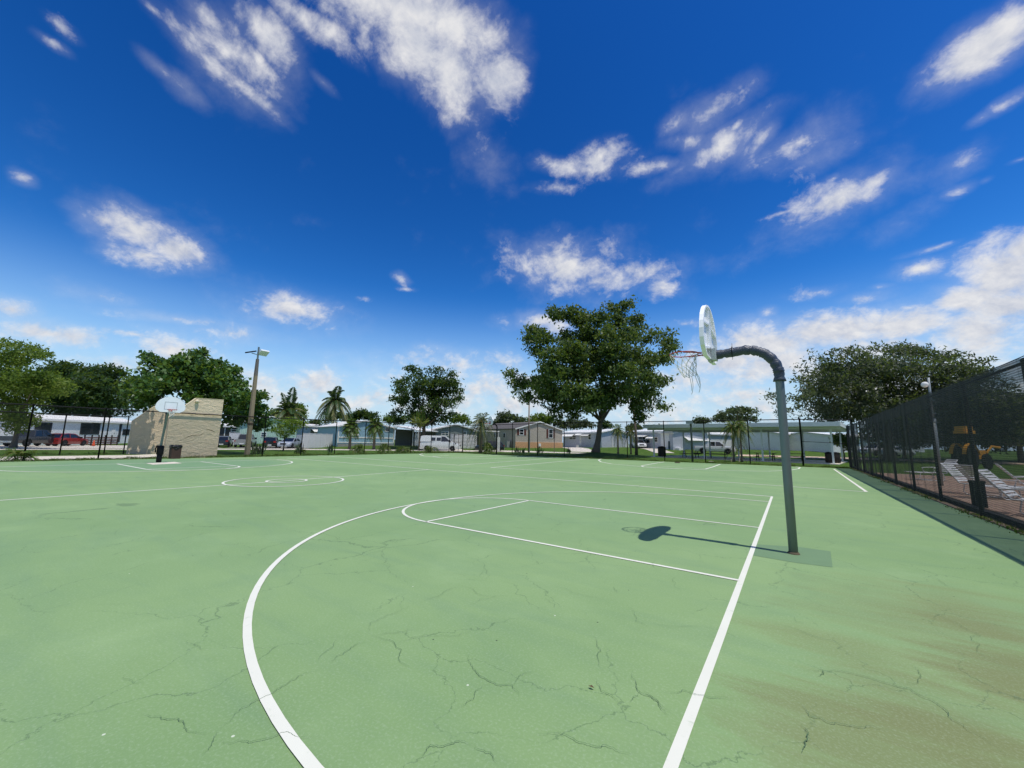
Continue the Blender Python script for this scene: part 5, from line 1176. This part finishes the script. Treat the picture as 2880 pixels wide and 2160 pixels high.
# ------------------------------------------------------------------ vehicles
TYRE = mat('tyre', '#18181a', .85, .2, 6); RIMM = mat('wheel_rim', '#9a9da0', .35, .1, 5, metal=.7); CGL = mat('car_glass', '#12171b', .06, .2, 2, spec=.9)
RED_L = mat('tail_lamp', '#a11d17', .25, .1, 5, spec=.7); HEAD_L = mat('head_lamp', '#d7dbdd', .15, .1, 5, spec=.8); CHR = mat('chrome', '#c4c7c9', .2, .05, 4, metal=.9)
def paint(name, c): return mat('car_paint_'+name, c, .28, .04, 2, spec=.6, coat=.6)
CARS = dict(  # profile stations (x from rear to front): lower body (x, ztop), cabin outline (x, z)
 sedan=dict(L=4.7, W=1.82, body=[(0, .62), (.05, .92), (.6, .98), (1.2, .99), (3.3, .94), (4.3, .82), (4.62, .68), (4.7, .55)], cab=[(.75, .96), (1.45, 1.40), (2.0, 1.45), (2.55, 1.42), (3.45, .93)], wr=.33, wx=(.9, 3.75)),
 hatch=dict(L=4.2, W=1.78, body=[(0, .55), (.03, .95), (.2, 1.0), (1.2, 1.0), (3.0, .97), (3.9, .86), (4.15, .70), (4.2, .5)], cab=[(.12, .98), (.55, 1.42), (1.3, 1.52), (2.2, 1.47), (3.15, .96)], wr=.33, wx=(.75, 3.35)),
 pickup=dict(L=5.6, W=1.98, body=[(0, .6), (.03, 1.12), (1.9, 1.12), (2.0, 1.14), (4.2, 1.14), (5.3, 1.08), (5.55, .9), (5.6, .55)], cab=[(1.95, 1.13), (2.15, 1.80), (2.9, 1.86), (3.5, 1.82), (4.25, 1.13)], wr=.40, wx=(1.15, 4.55)),
 van=dict(L=5.6, W=2.0, body=[(0, .5), (.02, 1.30), (3.9, 1.30), (4.4, 1.20), (5.2, 1.02), (5.52, .85), (5.6, .55)], cab=[(.03, 1.29), (.12, 2.02), (.6, 2.10), (3.4, 2.08), (4.55, 1.18)], wr=.37, wx=(1.0, 4.55)))
def vehicle(kind, label, cat, u, dep, head, col, plate=True, group=None, z=None, name=None):
    s = CARS[kind]; L, W = s['L'], s['W']; base = GP(u, dep)
    if z is not None: base.z = z
    root = thing(name or {'sedan': 'parked_car', 'hatch': 'parked_car', 'pickup': 'pickup_truck', 'van': 'van'}[kind], label, cat, base, head, group)
    hw = W/2; zb = .22 if kind != 'pickup' else .34
    pm = paint(*col); b = s['body']; n = len(b); m = MB(); vs = []
    def wd(x):
        e = min(x, L-x)/.5; return hw*(1 if e >= 1 else .86+.14*math.sqrt(max(0, e)))
    for x, z_ in b:
        w = wd(x); X = x-L/2
        for (yy_, zz_) in ((w*.93, zb), (w, zb+.18), (w, zb+(z_-zb)*.62), (w*.955, z_-.03), (w*.86, z_)): vs.append((X, yy_, zz_))
        for (yy_, zz_) in ((w*.86, z_), (w*.955, z_-.03), (w, zb+(z_-zb)*.62), (w, zb+.18), (w*.93, zb)): vs.append((X, -yy_, zz_))
    for i in range(n-1):
        for j in range(10):
            k = (j+1) % 10; m.f.append([i*10+j, i*10+k, (i+1)*10+k, (i+1)*10+j]); m.m.append(0)
    m.v = vs; m.f += [list(range(10))[::-1], list(range((n-1)*10, n*10))]; m.m += [0, 0]
    bo = m.build('body', pm, root); smooth_angle(bo, 35)
    # glazed cabin, with painted roof and pillars
    c = s['cab']; g = MB(); vs = []
    for i, (x, z_) in enumerate(c):
        top = z_; bel = np.interp(x, [q[0] for q in b], [q[1] for q in b])-.05; wt = hw*(.80 if 0 < i < len(c)-1 else .86)
        vs += [(x-L/2, hw*.90, bel), (x-L/2, wt if i in (0, len(c)-1) else hw*.72, top), (x-L/2, -(wt if i in (0, len(c)-1) else hw*.72), top), (x-L/2, -hw*.90, bel)]
    k = len(c); g.add(vs, [(i*4+j, i*4+(j+1) % 4, i*4+4+(j+1) % 4, i*4+4+j) for i in range(k-1) for j in range(4)] + [(3, 2, 1, 0), (4*k-4, 4*k-3, 4*k-2, 4*k-1)])
    go = g.build('window_glass', CGL if kind != 'van' else CGL, root)
    rf = MB(); vs = []
    mid = c[1:-1] 
    for x, z_ in mid: vs += [(x-L/2, hw*.745, z_-.05), (x-L/2, hw*.70, z_+.025), (x-L/2, -hw*.70, z_+.025), (x-L/2, -hw*.745, z_-.05)]
    k = len(mid); rf.add(vs, [(i*4+j, i*4+4+j, i*4+4+(j+1) % 4, i*4+(j+1) % 4) for i in range(k-1) for j in range(4)] + [(0, 1, 2, 3), (4*k-1, 4*k-2, 4*k-3, 4*k-4)])
    def pillar(p, q, r=.05):
        for sg in (-1, 1): rf.tube([(p[0]-L/2, sg*p[1], p[2]), (q[0]-L/2, sg*q[1], q[2])], r, 6)
    bz_ = lambda x: float(np.interp(x, [q[0] for q in b], [q[1] for q in b]))
    pillar((c[0][0]+.02, hw*.86, bz_(c[0][0])-.02), (c[1][0], hw*.725, c[1][1]), .06); pillar((c[-1][0], hw*.87, bz_(c[-1][0])-.02), (c[-2][0], hw*.725, c[-2][1]), .045)
    xm = (c[1][0]+c[-2][0])/2+.1; pillar((xm, hw*.895, bz_(xm)-.03), (xm, hw*.725, np.interp(xm, [q[0] for q in c], [q[1] for q in c])), .045)
    if kind == 'van':      # panelled rear body with two dark side windows
        for sg in (-1, 1):
            pts = [(.05, 1.27), (.1, 1.95), (.6, 2.06), (2.95, 2.05), (2.95, 1.27)]
            vsx = [(x-L/2, sg*(hw*.905-(z_-1.27)*.16*hw+.02), z_) for x, z_ in pts] + [(x-L/2, sg*(hw*.905-(z_-1.27)*.16*hw-.05), z_) for x, z_ in pts]
            rf.add(vsx, [list(range(5)) if sg < 0 else list(range(5))[::-1], list(range(5, 10)), (0, 1, 6, 5), (1, 2, 7, 6), (2, 3, 8, 7), (3, 4, 9, 8), (4, 0, 5, 9)])
            for xa, xb in ((1.55, 2.15), (2.3, 2.9)):
                w = MB(); w.add([(x-L/2, sg*(hw*.905-(z_-1.27)*.16*hw+.026), z_) for x, z_ in ((xa, 1.38), (xb, 1.38), (xb, 1.86), (xa, 1.86))], [(0, 1, 2, 3)]); w.build('side_window', CGL, root)
    rf.build('roof', pm, root)
    for x in s['wx']:
        for sg in (-1, 1):
            w = MB(); r = s['wr']; prof = [(r*.6, -.11), (r*.95, -.11), (r, -.07), (r, .07), (r*.95, .11), (r*.6, .11)]; w.lathe(prof, 20)
            w.v = [(a, c_*1.0, b_) for a, b_, c_ in w.v]; wo = w.build('wheel', TYRE, root, loc=(x-L/2, sg*(hw-.10), r)); smooth_angle(wo, 30)
            h = MB(); h.lathe([(.02, -.10), (r*.58, -.085), (r*.62, 0), (r*.58, .085), (.02, .10)], 12); h.v = [(a, c_*1.12, b_) for a, b_, c_ in h.v]; h.build('rim', RIMM, wo)
            ar = MB(); ar.tube([(x-L/2+(r+.05)*math.cos(a), sg*(hw*.995), r+(r+.05)*math.sin(a)) for a in np.linspace(0, math.pi, 12)], .03, 5); ar.build('wheel_arch', BLACKM if kind != 'van' else pm, root)
    zt = {'sedan': .80, 'hatch': .86, 'pickup': .92, 'van': 1.05}[kind]; zh = {'sedan': .64, 'hatch': .68, 'pickup': .88, 'van': .80}[kind]
    for sg in (-1, 1):
        q = MB(); q.box(-L/2-.015, min(sg*hw*.5, sg*hw*.87) if kind != 'pickup' else min(sg*hw*.76, sg*hw*.88), zt-.12, -L/2+.10, max(sg*hw*.5, sg*hw*.87) if kind != 'pickup' else max(sg*hw*.76, sg*hw*.88), zt+.10, .02); q.build('tail_light', RED_L, root)
        q = MB(); q.box(L/2-.26, min(sg*hw*.5, sg*hw*.84), zh-.08, L/2-.06, max(sg*hw*.5, sg*hw*.84), zh+.08, .03); q.build('headlight', HEAD_L, root)
        q = MB(); xm = c[-1][0]-.35; q.box(xm-L/2-.06, min(sg*hw*.92, sg*(hw+.17)), bz_(xm), xm-L/2+.08, max(sg*hw*.92, sg*(hw+.17)), bz_(xm)+(.16 if kind not in ('pickup', 'van') else .26), .03); q.build('mirror', BLACKM, root)
    q = MB(); q.box(L/2-.10, -hw*.45, zh-.14, L/2+.01, hw*.45, zh+.06, .03); q.build('grille', BLACKM, root)
    q = MB(); q.box(L/2-.16, -hw*.84, zb+.05, L/2+.05, hw*.84, zb+.26, .06); q.build('front_bumper', CHR if kind == 'pickup' else pm, root)
    q = MB(); q.box(-L/2-.06, -hw*.88, zb+.08, -L/2+.14, hw*.88, zb+.28, .06); q.build('rear_bumper', CHR if kind == 'pickup' else pm, root)
    q = MB(); q.box(-L/2-.075, -.25, zb+.12, -L/2-.061, .25, zb+.26); q.build('license_plate', TRIMW, root)
    if kind == 'pickup':
        q = MB(); q.box(-L/2+.08, -hw*.78, 1.10, -L/2+1.88, hw*.78, 1.128); q.build('bed_cover', BLACKM, root)
    return root
def away(u): d = ray(u, vh(u)); return math.atan2(d.y, d.x)
vehicle('hatch', 'red car parked before the white home, seen from behind', 'car', 192, 49.5, away(192)-R(38), ('red', '#8c1f1a'))
vehicle('pickup', 'dark grey pickup parked under the light green tree at far left', 'pickup truck', 95, 46, away(80)-R(40), ('slate', '#2c2f33'))
vehicle('hatch', 'dark blue car parked right beside the tall stucco wall', 'car', 632, 57, away(632)-R(8), ('navy', '#171c28'))
vehicle('pickup', 'silver pickup parked behind the light pole, tailgate toward the court', 'pickup truck', 693, 58, away(693)-R(10), ('silver', '#8a8a86'), )
vehicle('hatch', 'black hatchback with bright red tail lights left of the silver sedan', 'car', 765, 57, away(765)-R(6), ('black', '#0d0e10'))
vehicle('sedan', 'silver sedan parked facing the court by the white vinyl fence', 'car', 818, 58, away(818)+math.pi-R(22), ('bright_silver', '#a9afb6'))
vehicle('van', 'white cargo van parked sideways behind the fence', 'van', 1240, 57, YAW*-1+R(-2) if False else math.atan2(RT.y, RT.x)+R(3), ('white', '#dddedd'))
vehicle('hatch', 'dark car hidden behind the bushes under the far hoop', 'car', 1378, 58, math.atan2(RT.y, RT.x)+R(180), ('dark', '#1b1f22'))
vehicle('pickup', 'white pickup truck facing right, parked behind the pavilion', 'pickup truck', 2010, 61, math.atan2(RT.y, RT.x)+R(-30), ('truck_white', '#d5d6d5'))
vehicle('sedan', 'white car in the driveway left of the pavilion', 'car', 1797, 72, away(1797)+math.pi+R(12), ('car_white', '#d4d5d6'))
vehicle('sedan', 'silver car parked far behind the screened fence, left of the antenna pole', 'car', 2520, 58, math.atan2(RT.y, RT.x)+R(10), ('far_silver', '#b9bdc0'))
vehicle('pickup', 'white truck parked far behind the screened fence near its far end', 'pickup truck', 2470, 60, math.atan2(RT.y, RT.x)+R(190), ('far_white', '#d0d2d2'))

# ------------------------------------------------------------------ pavilion and its furniture
pa, pb = G(1840, 1284.6), G(2345, 1305)
ex = (pb-pa); ex.z = 0; PW = ex.length; ex /= PW; prz = math.atan2(ex.y, ex.x)
t = thing('picnic_pavilion', 'long open pavilion with a flat white metal roof on slim posts', 'pavilion', (pa.x, pa.y, 0), prz)
PD = 9.5; zt = 3.32
PAVM = mat('pavilion_metal', '#dde1de', .5, .08, 1.5, lap=.3, axis='X'); PAVP = mat('pavilion_post', '#d8dcd9', .55, .08, 2)
m_ = MB(); m_.box(-.75, -1.0, zt+.05, PW+.75, PD+.9, zt+.17); m_.build('roof', PAVM, t)
m_ = MB(); m_.box(-.78, -1.05, zt, PW+.78, -1.003, zt+.40); m_.box(-.78, PD+.903, zt, PW+.78, PD+.95, zt+.40); m_.box(-.80, -1.0, zt, -.753, PD+.9, zt+.38); m_.box(PW+.753, -1.0, zt, PW+.80, PD+.9, zt+.38); m_.build('fascia', mat('pavilion_fascia', '#dfe3e1', .5, .08, 2), t)
m_ = MB()
for y in (0, PD*.5, PD): m_.box(-.7, y-.08, zt-.22, PW+.7, y+.08, zt+.05)
m_.build('beam', PAVP, t)
for y, xs in ((0, (0, PW*.34, PW*.67, PW)), (PD, (0, PW*.2, PW*.4, PW*.6, PW*.8, PW))):
    for x in xs:
        q = MB(); q.box(x-.07, y-.07, -.1, x+.07, y+.07, zt-.22); q.box(x-.14, y-.14, 0, x+.14, y+.14, .05); q.build('post', PAVP, t)
m_ = MB(); m_.box(-.5, -.7, -.1, PW+.4, PD+.5, .02); m_.build('floor_slab', CONC, t)
WOODD = mat('dark_table', '#4a3c33', .8, .2, 4)
def picnic(label, x, y, rz=0, first=[None]):
    loc = (pa+ex*x+Vector((-ex.y, ex.x, 0))*y); loc.z = .02
    if first[0]: return dup(first[0], loc, prz+rz, label)
    r = thing('picnic_table', label, 'picnic table', loc, prz+rz, 'picnic tables under the pavilion'); first[0] = r
    q = MB()
    for k in range(5): q.box(-.95, -.36+.147*k, .72, .95, -.36+.147*k+.135, .76)
    q.build('table_top', WOODD, r)
    for s_ in (-1, 1):
        q = MB(); q.box(-.95, s_*.72-.14, .42, .95, s_*.72-.01, .46); q.box(-.95, s_*.72+.01, .42, .95, s_*.72+.14, .46); q.build('bench', WOODD, r)
        q = MB(); q.tube([(s_*.7, -.6, 0), (s_*.7, -.25, .72)], .04, 6); q.tube([(s_*.7, .6, 0), (s_*.7, .25, .72)], .04, 6); q.tube([(s_*.7, -.8, .40), (s_*.7, .8, .40)], .035, 6); q.build('leg_frame', WOODD, r)
    return r
picnic('dark picnic table under the left half of the pavilion, front one', PW*.22, 1.5); picnic('dark picnic table under the left half of the pavilion, rear one near the pole', PW*.36, 3.5, .3)
picnic('dark picnic table under the right half of the pavilion beside the near hoop pole', PW*.66, 2.0); picnic('dark picnic table under the right half of the pavilion, deeper in the shade', PW*.78, 5.0, .2)
def bin_(label, u, v, W=.6, H=1.05):
    b = G(u, v); r = thing('trash_can', label, 'trash can', b, prz); q = MB(); q.lathe([(W*.42, 0), (W*.5, .05), (W*.52, H*.85), (W*.5, H*.86)], 16); q.build('can_body', mat('can_dark', '#25231f', .7, .25, 5), r, smooth=True)
    q = MB(); q.lathe([(W*.55, H*.86), (W*.56, H*.92), (W*.4, H), (W*.1, H*1.04)], 16); q.build('can_lid', BLACKM, r, smooth=True); q = MB()
    for k in range(14): a = k*2*math.pi/14; q.box(W*.52*math.cos(a)-.012, W*.52*math.sin(a)-.012, .06, W*.52*math.cos(a)+.012, W*.52*math.sin(a)+.012, H*.84)
    q.build('can_slats', WOODD, r)
bin_('dark trash can beside the left post of the pavilion', 1862, 1284, .85, 1.2); bin_('dark trash can left of the right pavilion post', 2333, 1302, .55, 1.0); bin_('dark trash can right of the right pavilion post', 2354, 1303, .55, 1.0)

# ------------------------------------------------------------------ pool side behind the screen
ALU = mat('lounger_frame', '#eceeec', .35, .05, 4, metal=.05); STRAP = mat('lounger_strap', '#f0f0ee', .6, .06, 3)
def lounger_proto(loc, rz, label, back=52):
    r = thing('pool_lounger', label, 'lounger', loc, rz, 'white strap loungers on the pool deck')
    q = MB(); H = .36; w = .32
    a = R(back); L2 = .80; bx_, bz_ = math.cos(a)*L2, math.sin(a)*L2
    seat = MB(); fr = MB()
    for s_ in (-1, 1): fr.tube([(-1.25, s_*w, H), (0, s_*w, H)], .018, 8)
    fr.tube([(-1.25, -w, H), (-1.25, w, H)], .018, 8); fr.build('seat_frame', ALU, r)
    bf = MB(); bf.tube([(0, -w, H), (bx_*.93, -w, H+bz_*.93), (bx_, -w*.8, H+bz_), (bx_, w*.8, H+bz_), (bx_*.93, w, H+bz_*.93), (0, w, H)], .018, 8); bf.build('back_frame', ALU, r)
    for s_ in (-1, 1):
        lg = MB(); lg.tube([(-1.0, s_*(w+.02), H), (-1.05, s_*(w+.03), .1), (-.95, s_*(w+.03), .02), (-.2, s_*(w+.03), .02), (-.1, s_*(w+.03), .1), (-.15, s_*(w+.02), H)], .016, 8); lg.build('leg', ALU, r)
        ar = MB(); ar.tube([(-.45, s_*(w+.03), H), (-.5, s_*(w+.06), H+.22), (-.1, s_*(w+.06), H+.24), (bx_*.35, s_*(w+.02), H+bz_*.35)], .016, 8); ar.build('armrest', ALU, r)
    st = MB()
    for k in range(15): x = -1.20+k*.08; st.box(x, -w-.02, H-.004, x+.05, w+.02, H+.008)
    st.build('seat_straps', STRAP, r)
    sb = MB()
    for k in range(9):
        s0, s1 = .08+k*.085, .08+k*.085+.055; vs = [(math.cos(a)*s, y_, H+math.sin(a)*s) for s in (s0, s1) for y_ in (-w-.015, w+.015)]; n_ = Vector((-math.sin(a), 0, math.cos(a)))*.008
        vs2 = [tuple(Vector(v)+n_) for v in vs]; sb.add(vs+vs2, [(0, 1, 3, 2), (4, 6, 7, 5), (0, 4, 5, 1), (2, 3, 7, 6), (0, 2, 6, 4), (1, 5, 7, 3)])
    sb.build('back_straps', STRAP, r)
    return r
def gd(u, v): p = G(u, v, .02); return (p.x, p.y, .02)
lp = lounger_proto(gd(2868, 1448), R(150), 'white strap lounger with raised back, nearest behind the screen')
for u, v, rz, lab in ((2775, 1402, 205, 'white strap lounger behind the thick screen post'), (2728, 1390, 130, 'grey shaded strap lounger with tilted back left of the thick post'), (2650, 1352, 20, 'white strap lounger farthest from the camera behind the screen'), (2880, 1392, 170, 'white strap lounger behind the nearest one')):
    dup(lp, gd(u, v), R(rz), lab)
b = G(2752, 1436); t = thing('deck_bin', 'black bin standing behind the screen by the thick post', 'bin', (4.52, 8.7, .02)); m_ = MB(); m_.box(-.12, -.14, 0, .12, .14, .62, .04); m_.build('bin_body', BLACKM, t); m_ = MB(); m_.box(-.135, -.155, .62, .135, .155, .68, .05); m_.build('bin_lid', BLACKM, t)
# antenna pole
b = GP(2632, 16.5); b.z = 0; t = thing('antenna_pole', 'grey metal pole with a round white dish rising above the screened fence', 'antenna pole', b)
zt = hgt(2612, 1062, 16.5); dx = AT(2612, 1070, 16.5)-b; dx.z = 0
m_ = MB(); m_.tube([(0, 0, 0), (dx.x*.6, dx.y*.6, zt*.62)], .085, 10); m_.tube([(dx.x*.6, dx.y*.6, zt*.62), (dx.x, dx.y, zt)], .04, 10); m_.build('pole_shaft', mat('pole_pale', '#8f9696', .5, .1, 3, metal=.3), t, smooth=True)
d = AT(2601, 1082, 16.5)-b; m_ = MB(); m_.lathe([(.01, -.03), (.09, -.02), (.12, .0), (.10, .03), (.01, .05)], 18); Q = (CAM-(b+d)).normalized().to_track_quat('Z', 'Y'); m_.v = [tuple(Q @ Vector(v)+d) for v in m_.v]; m_.build('dish', TRIMW, t, smooth=True)
m_ = MB(); zz_ = d.z; m_.tube([d, (dx.x, dx.y, zz_)], .02, 6)
for k in (.58, .66, .78): m_.box(dx.x*k-.10, dx.y*k-.1, zt*k, dx.x*k+.1, dx.y*k+.1, zt*k+.05)
m_.build('brackets', GALV, t)
# yellow machine
b = GP(2722, 31); b.z = 0; t = thing('yellow_tractor', 'yellow work tractor parked behind the screened fence', 'tractor', b, math.atan2(RT.y, RT.x))
t.scale = (.72, .75, 1.4)
YEL = mat('machine_yellow', '#f2a834', .5, .15, 4, dirt=.15)
m_ = MB(); m_.box(-.75, -.6, 1.95, .45, .6, 2.1, .08); m_.box(-.7, -.55, 2.1, .35, .55, 2.35, .15); m_.build('canopy', YEL, t)
for x in (-.65, .35):
    for y in (-.5, .5): m_ = MB(); m_.tube([(x, y, .9), (x, y, 1.95)], .03, 6); m_.build('canopy_post', BLACKM, t)
m_ = MB(); m_.box(.3, -.4, .55, 1.5, .4, 1.05, .1); m_.build('hood', YEL, t)
for x, r_, in ((-.45, .62), (1.15, .42)):
    for s_ in (-1, 1):
        w = MB(); w.lathe([(r_*.5, -.16), (r_, -.16), (r_, .16), (r_*.5, .16)], 20); w.v = [(a, c_, b_) for a, b_, c_ in w.v]; w.build('wheel', TYRE, t, loc=(x, s_*.62, r_))
m_ = MB()
for s_ in (-1, 1): 
    P = [Vector((-.45+.78*math.cos(a), s_*.62, .62+.78*math.sin(a))) for a in np.linspace(.2, 2.9, 12)]
    vs = [(p.x, p.y+o, p.z) for p in P for o in (-.2, .2)]; m_.add(vs, [(2*i, 2*i+2, 2*i+3, 2*i+1) for i in range(11)])
m_.build('fender', YEL, t)
m_ = MB(); m_.tube([(1.4, -.5, .9), (2.0, -.5, 1.25), (2.9, -.5, 1.2)], .07, 6); m_.build('loader_arm', YEL, t)
m_ = MB(); m_.box(-.15, -.25, .75, .2, .25, .85); m_.box(-.2, -.25, .85, -.1, .25, 1.35, .03); m_.build('seat', BLACKM, t)
# small white sign plates / debris by the court edge
for k, (u, v, lab) in enumerate(((2000, 1300, 'flat pale stone lying by the fence left of the near hoop pole'), (1905, 1302, 'small dark leaf clump lying at the court edge by the bare pole'))):
    b = G(u, v); t = thing('stone' if k == 0 else 'leaf_clump', lab, 'stone' if k == 0 else 'debris', b); m_ = MB(); m_.lathe([(.02, 0), (.22, .01), (.2, .06), (.05, .09)], 9); m_.build('stone_body' if k == 0 else 'leaves', CONC if k == 0 else SOIL, t)
b = G(1663, 1938); t = thing('dry_leaf', 'small curled brown leaf lying on the court near the cracks', 'leaf', (b.x, b.y, .012)); m_ = MB(); m_.add([(-.022, 0, 0), (0, -.010, .006), (.022, 0, .001), (0, .010, .006)], [(0, 1, 2, 3)]); m_.build('leaf_blade', mat('dry_leaf', '#5a4330', .9, .2, 8), t)
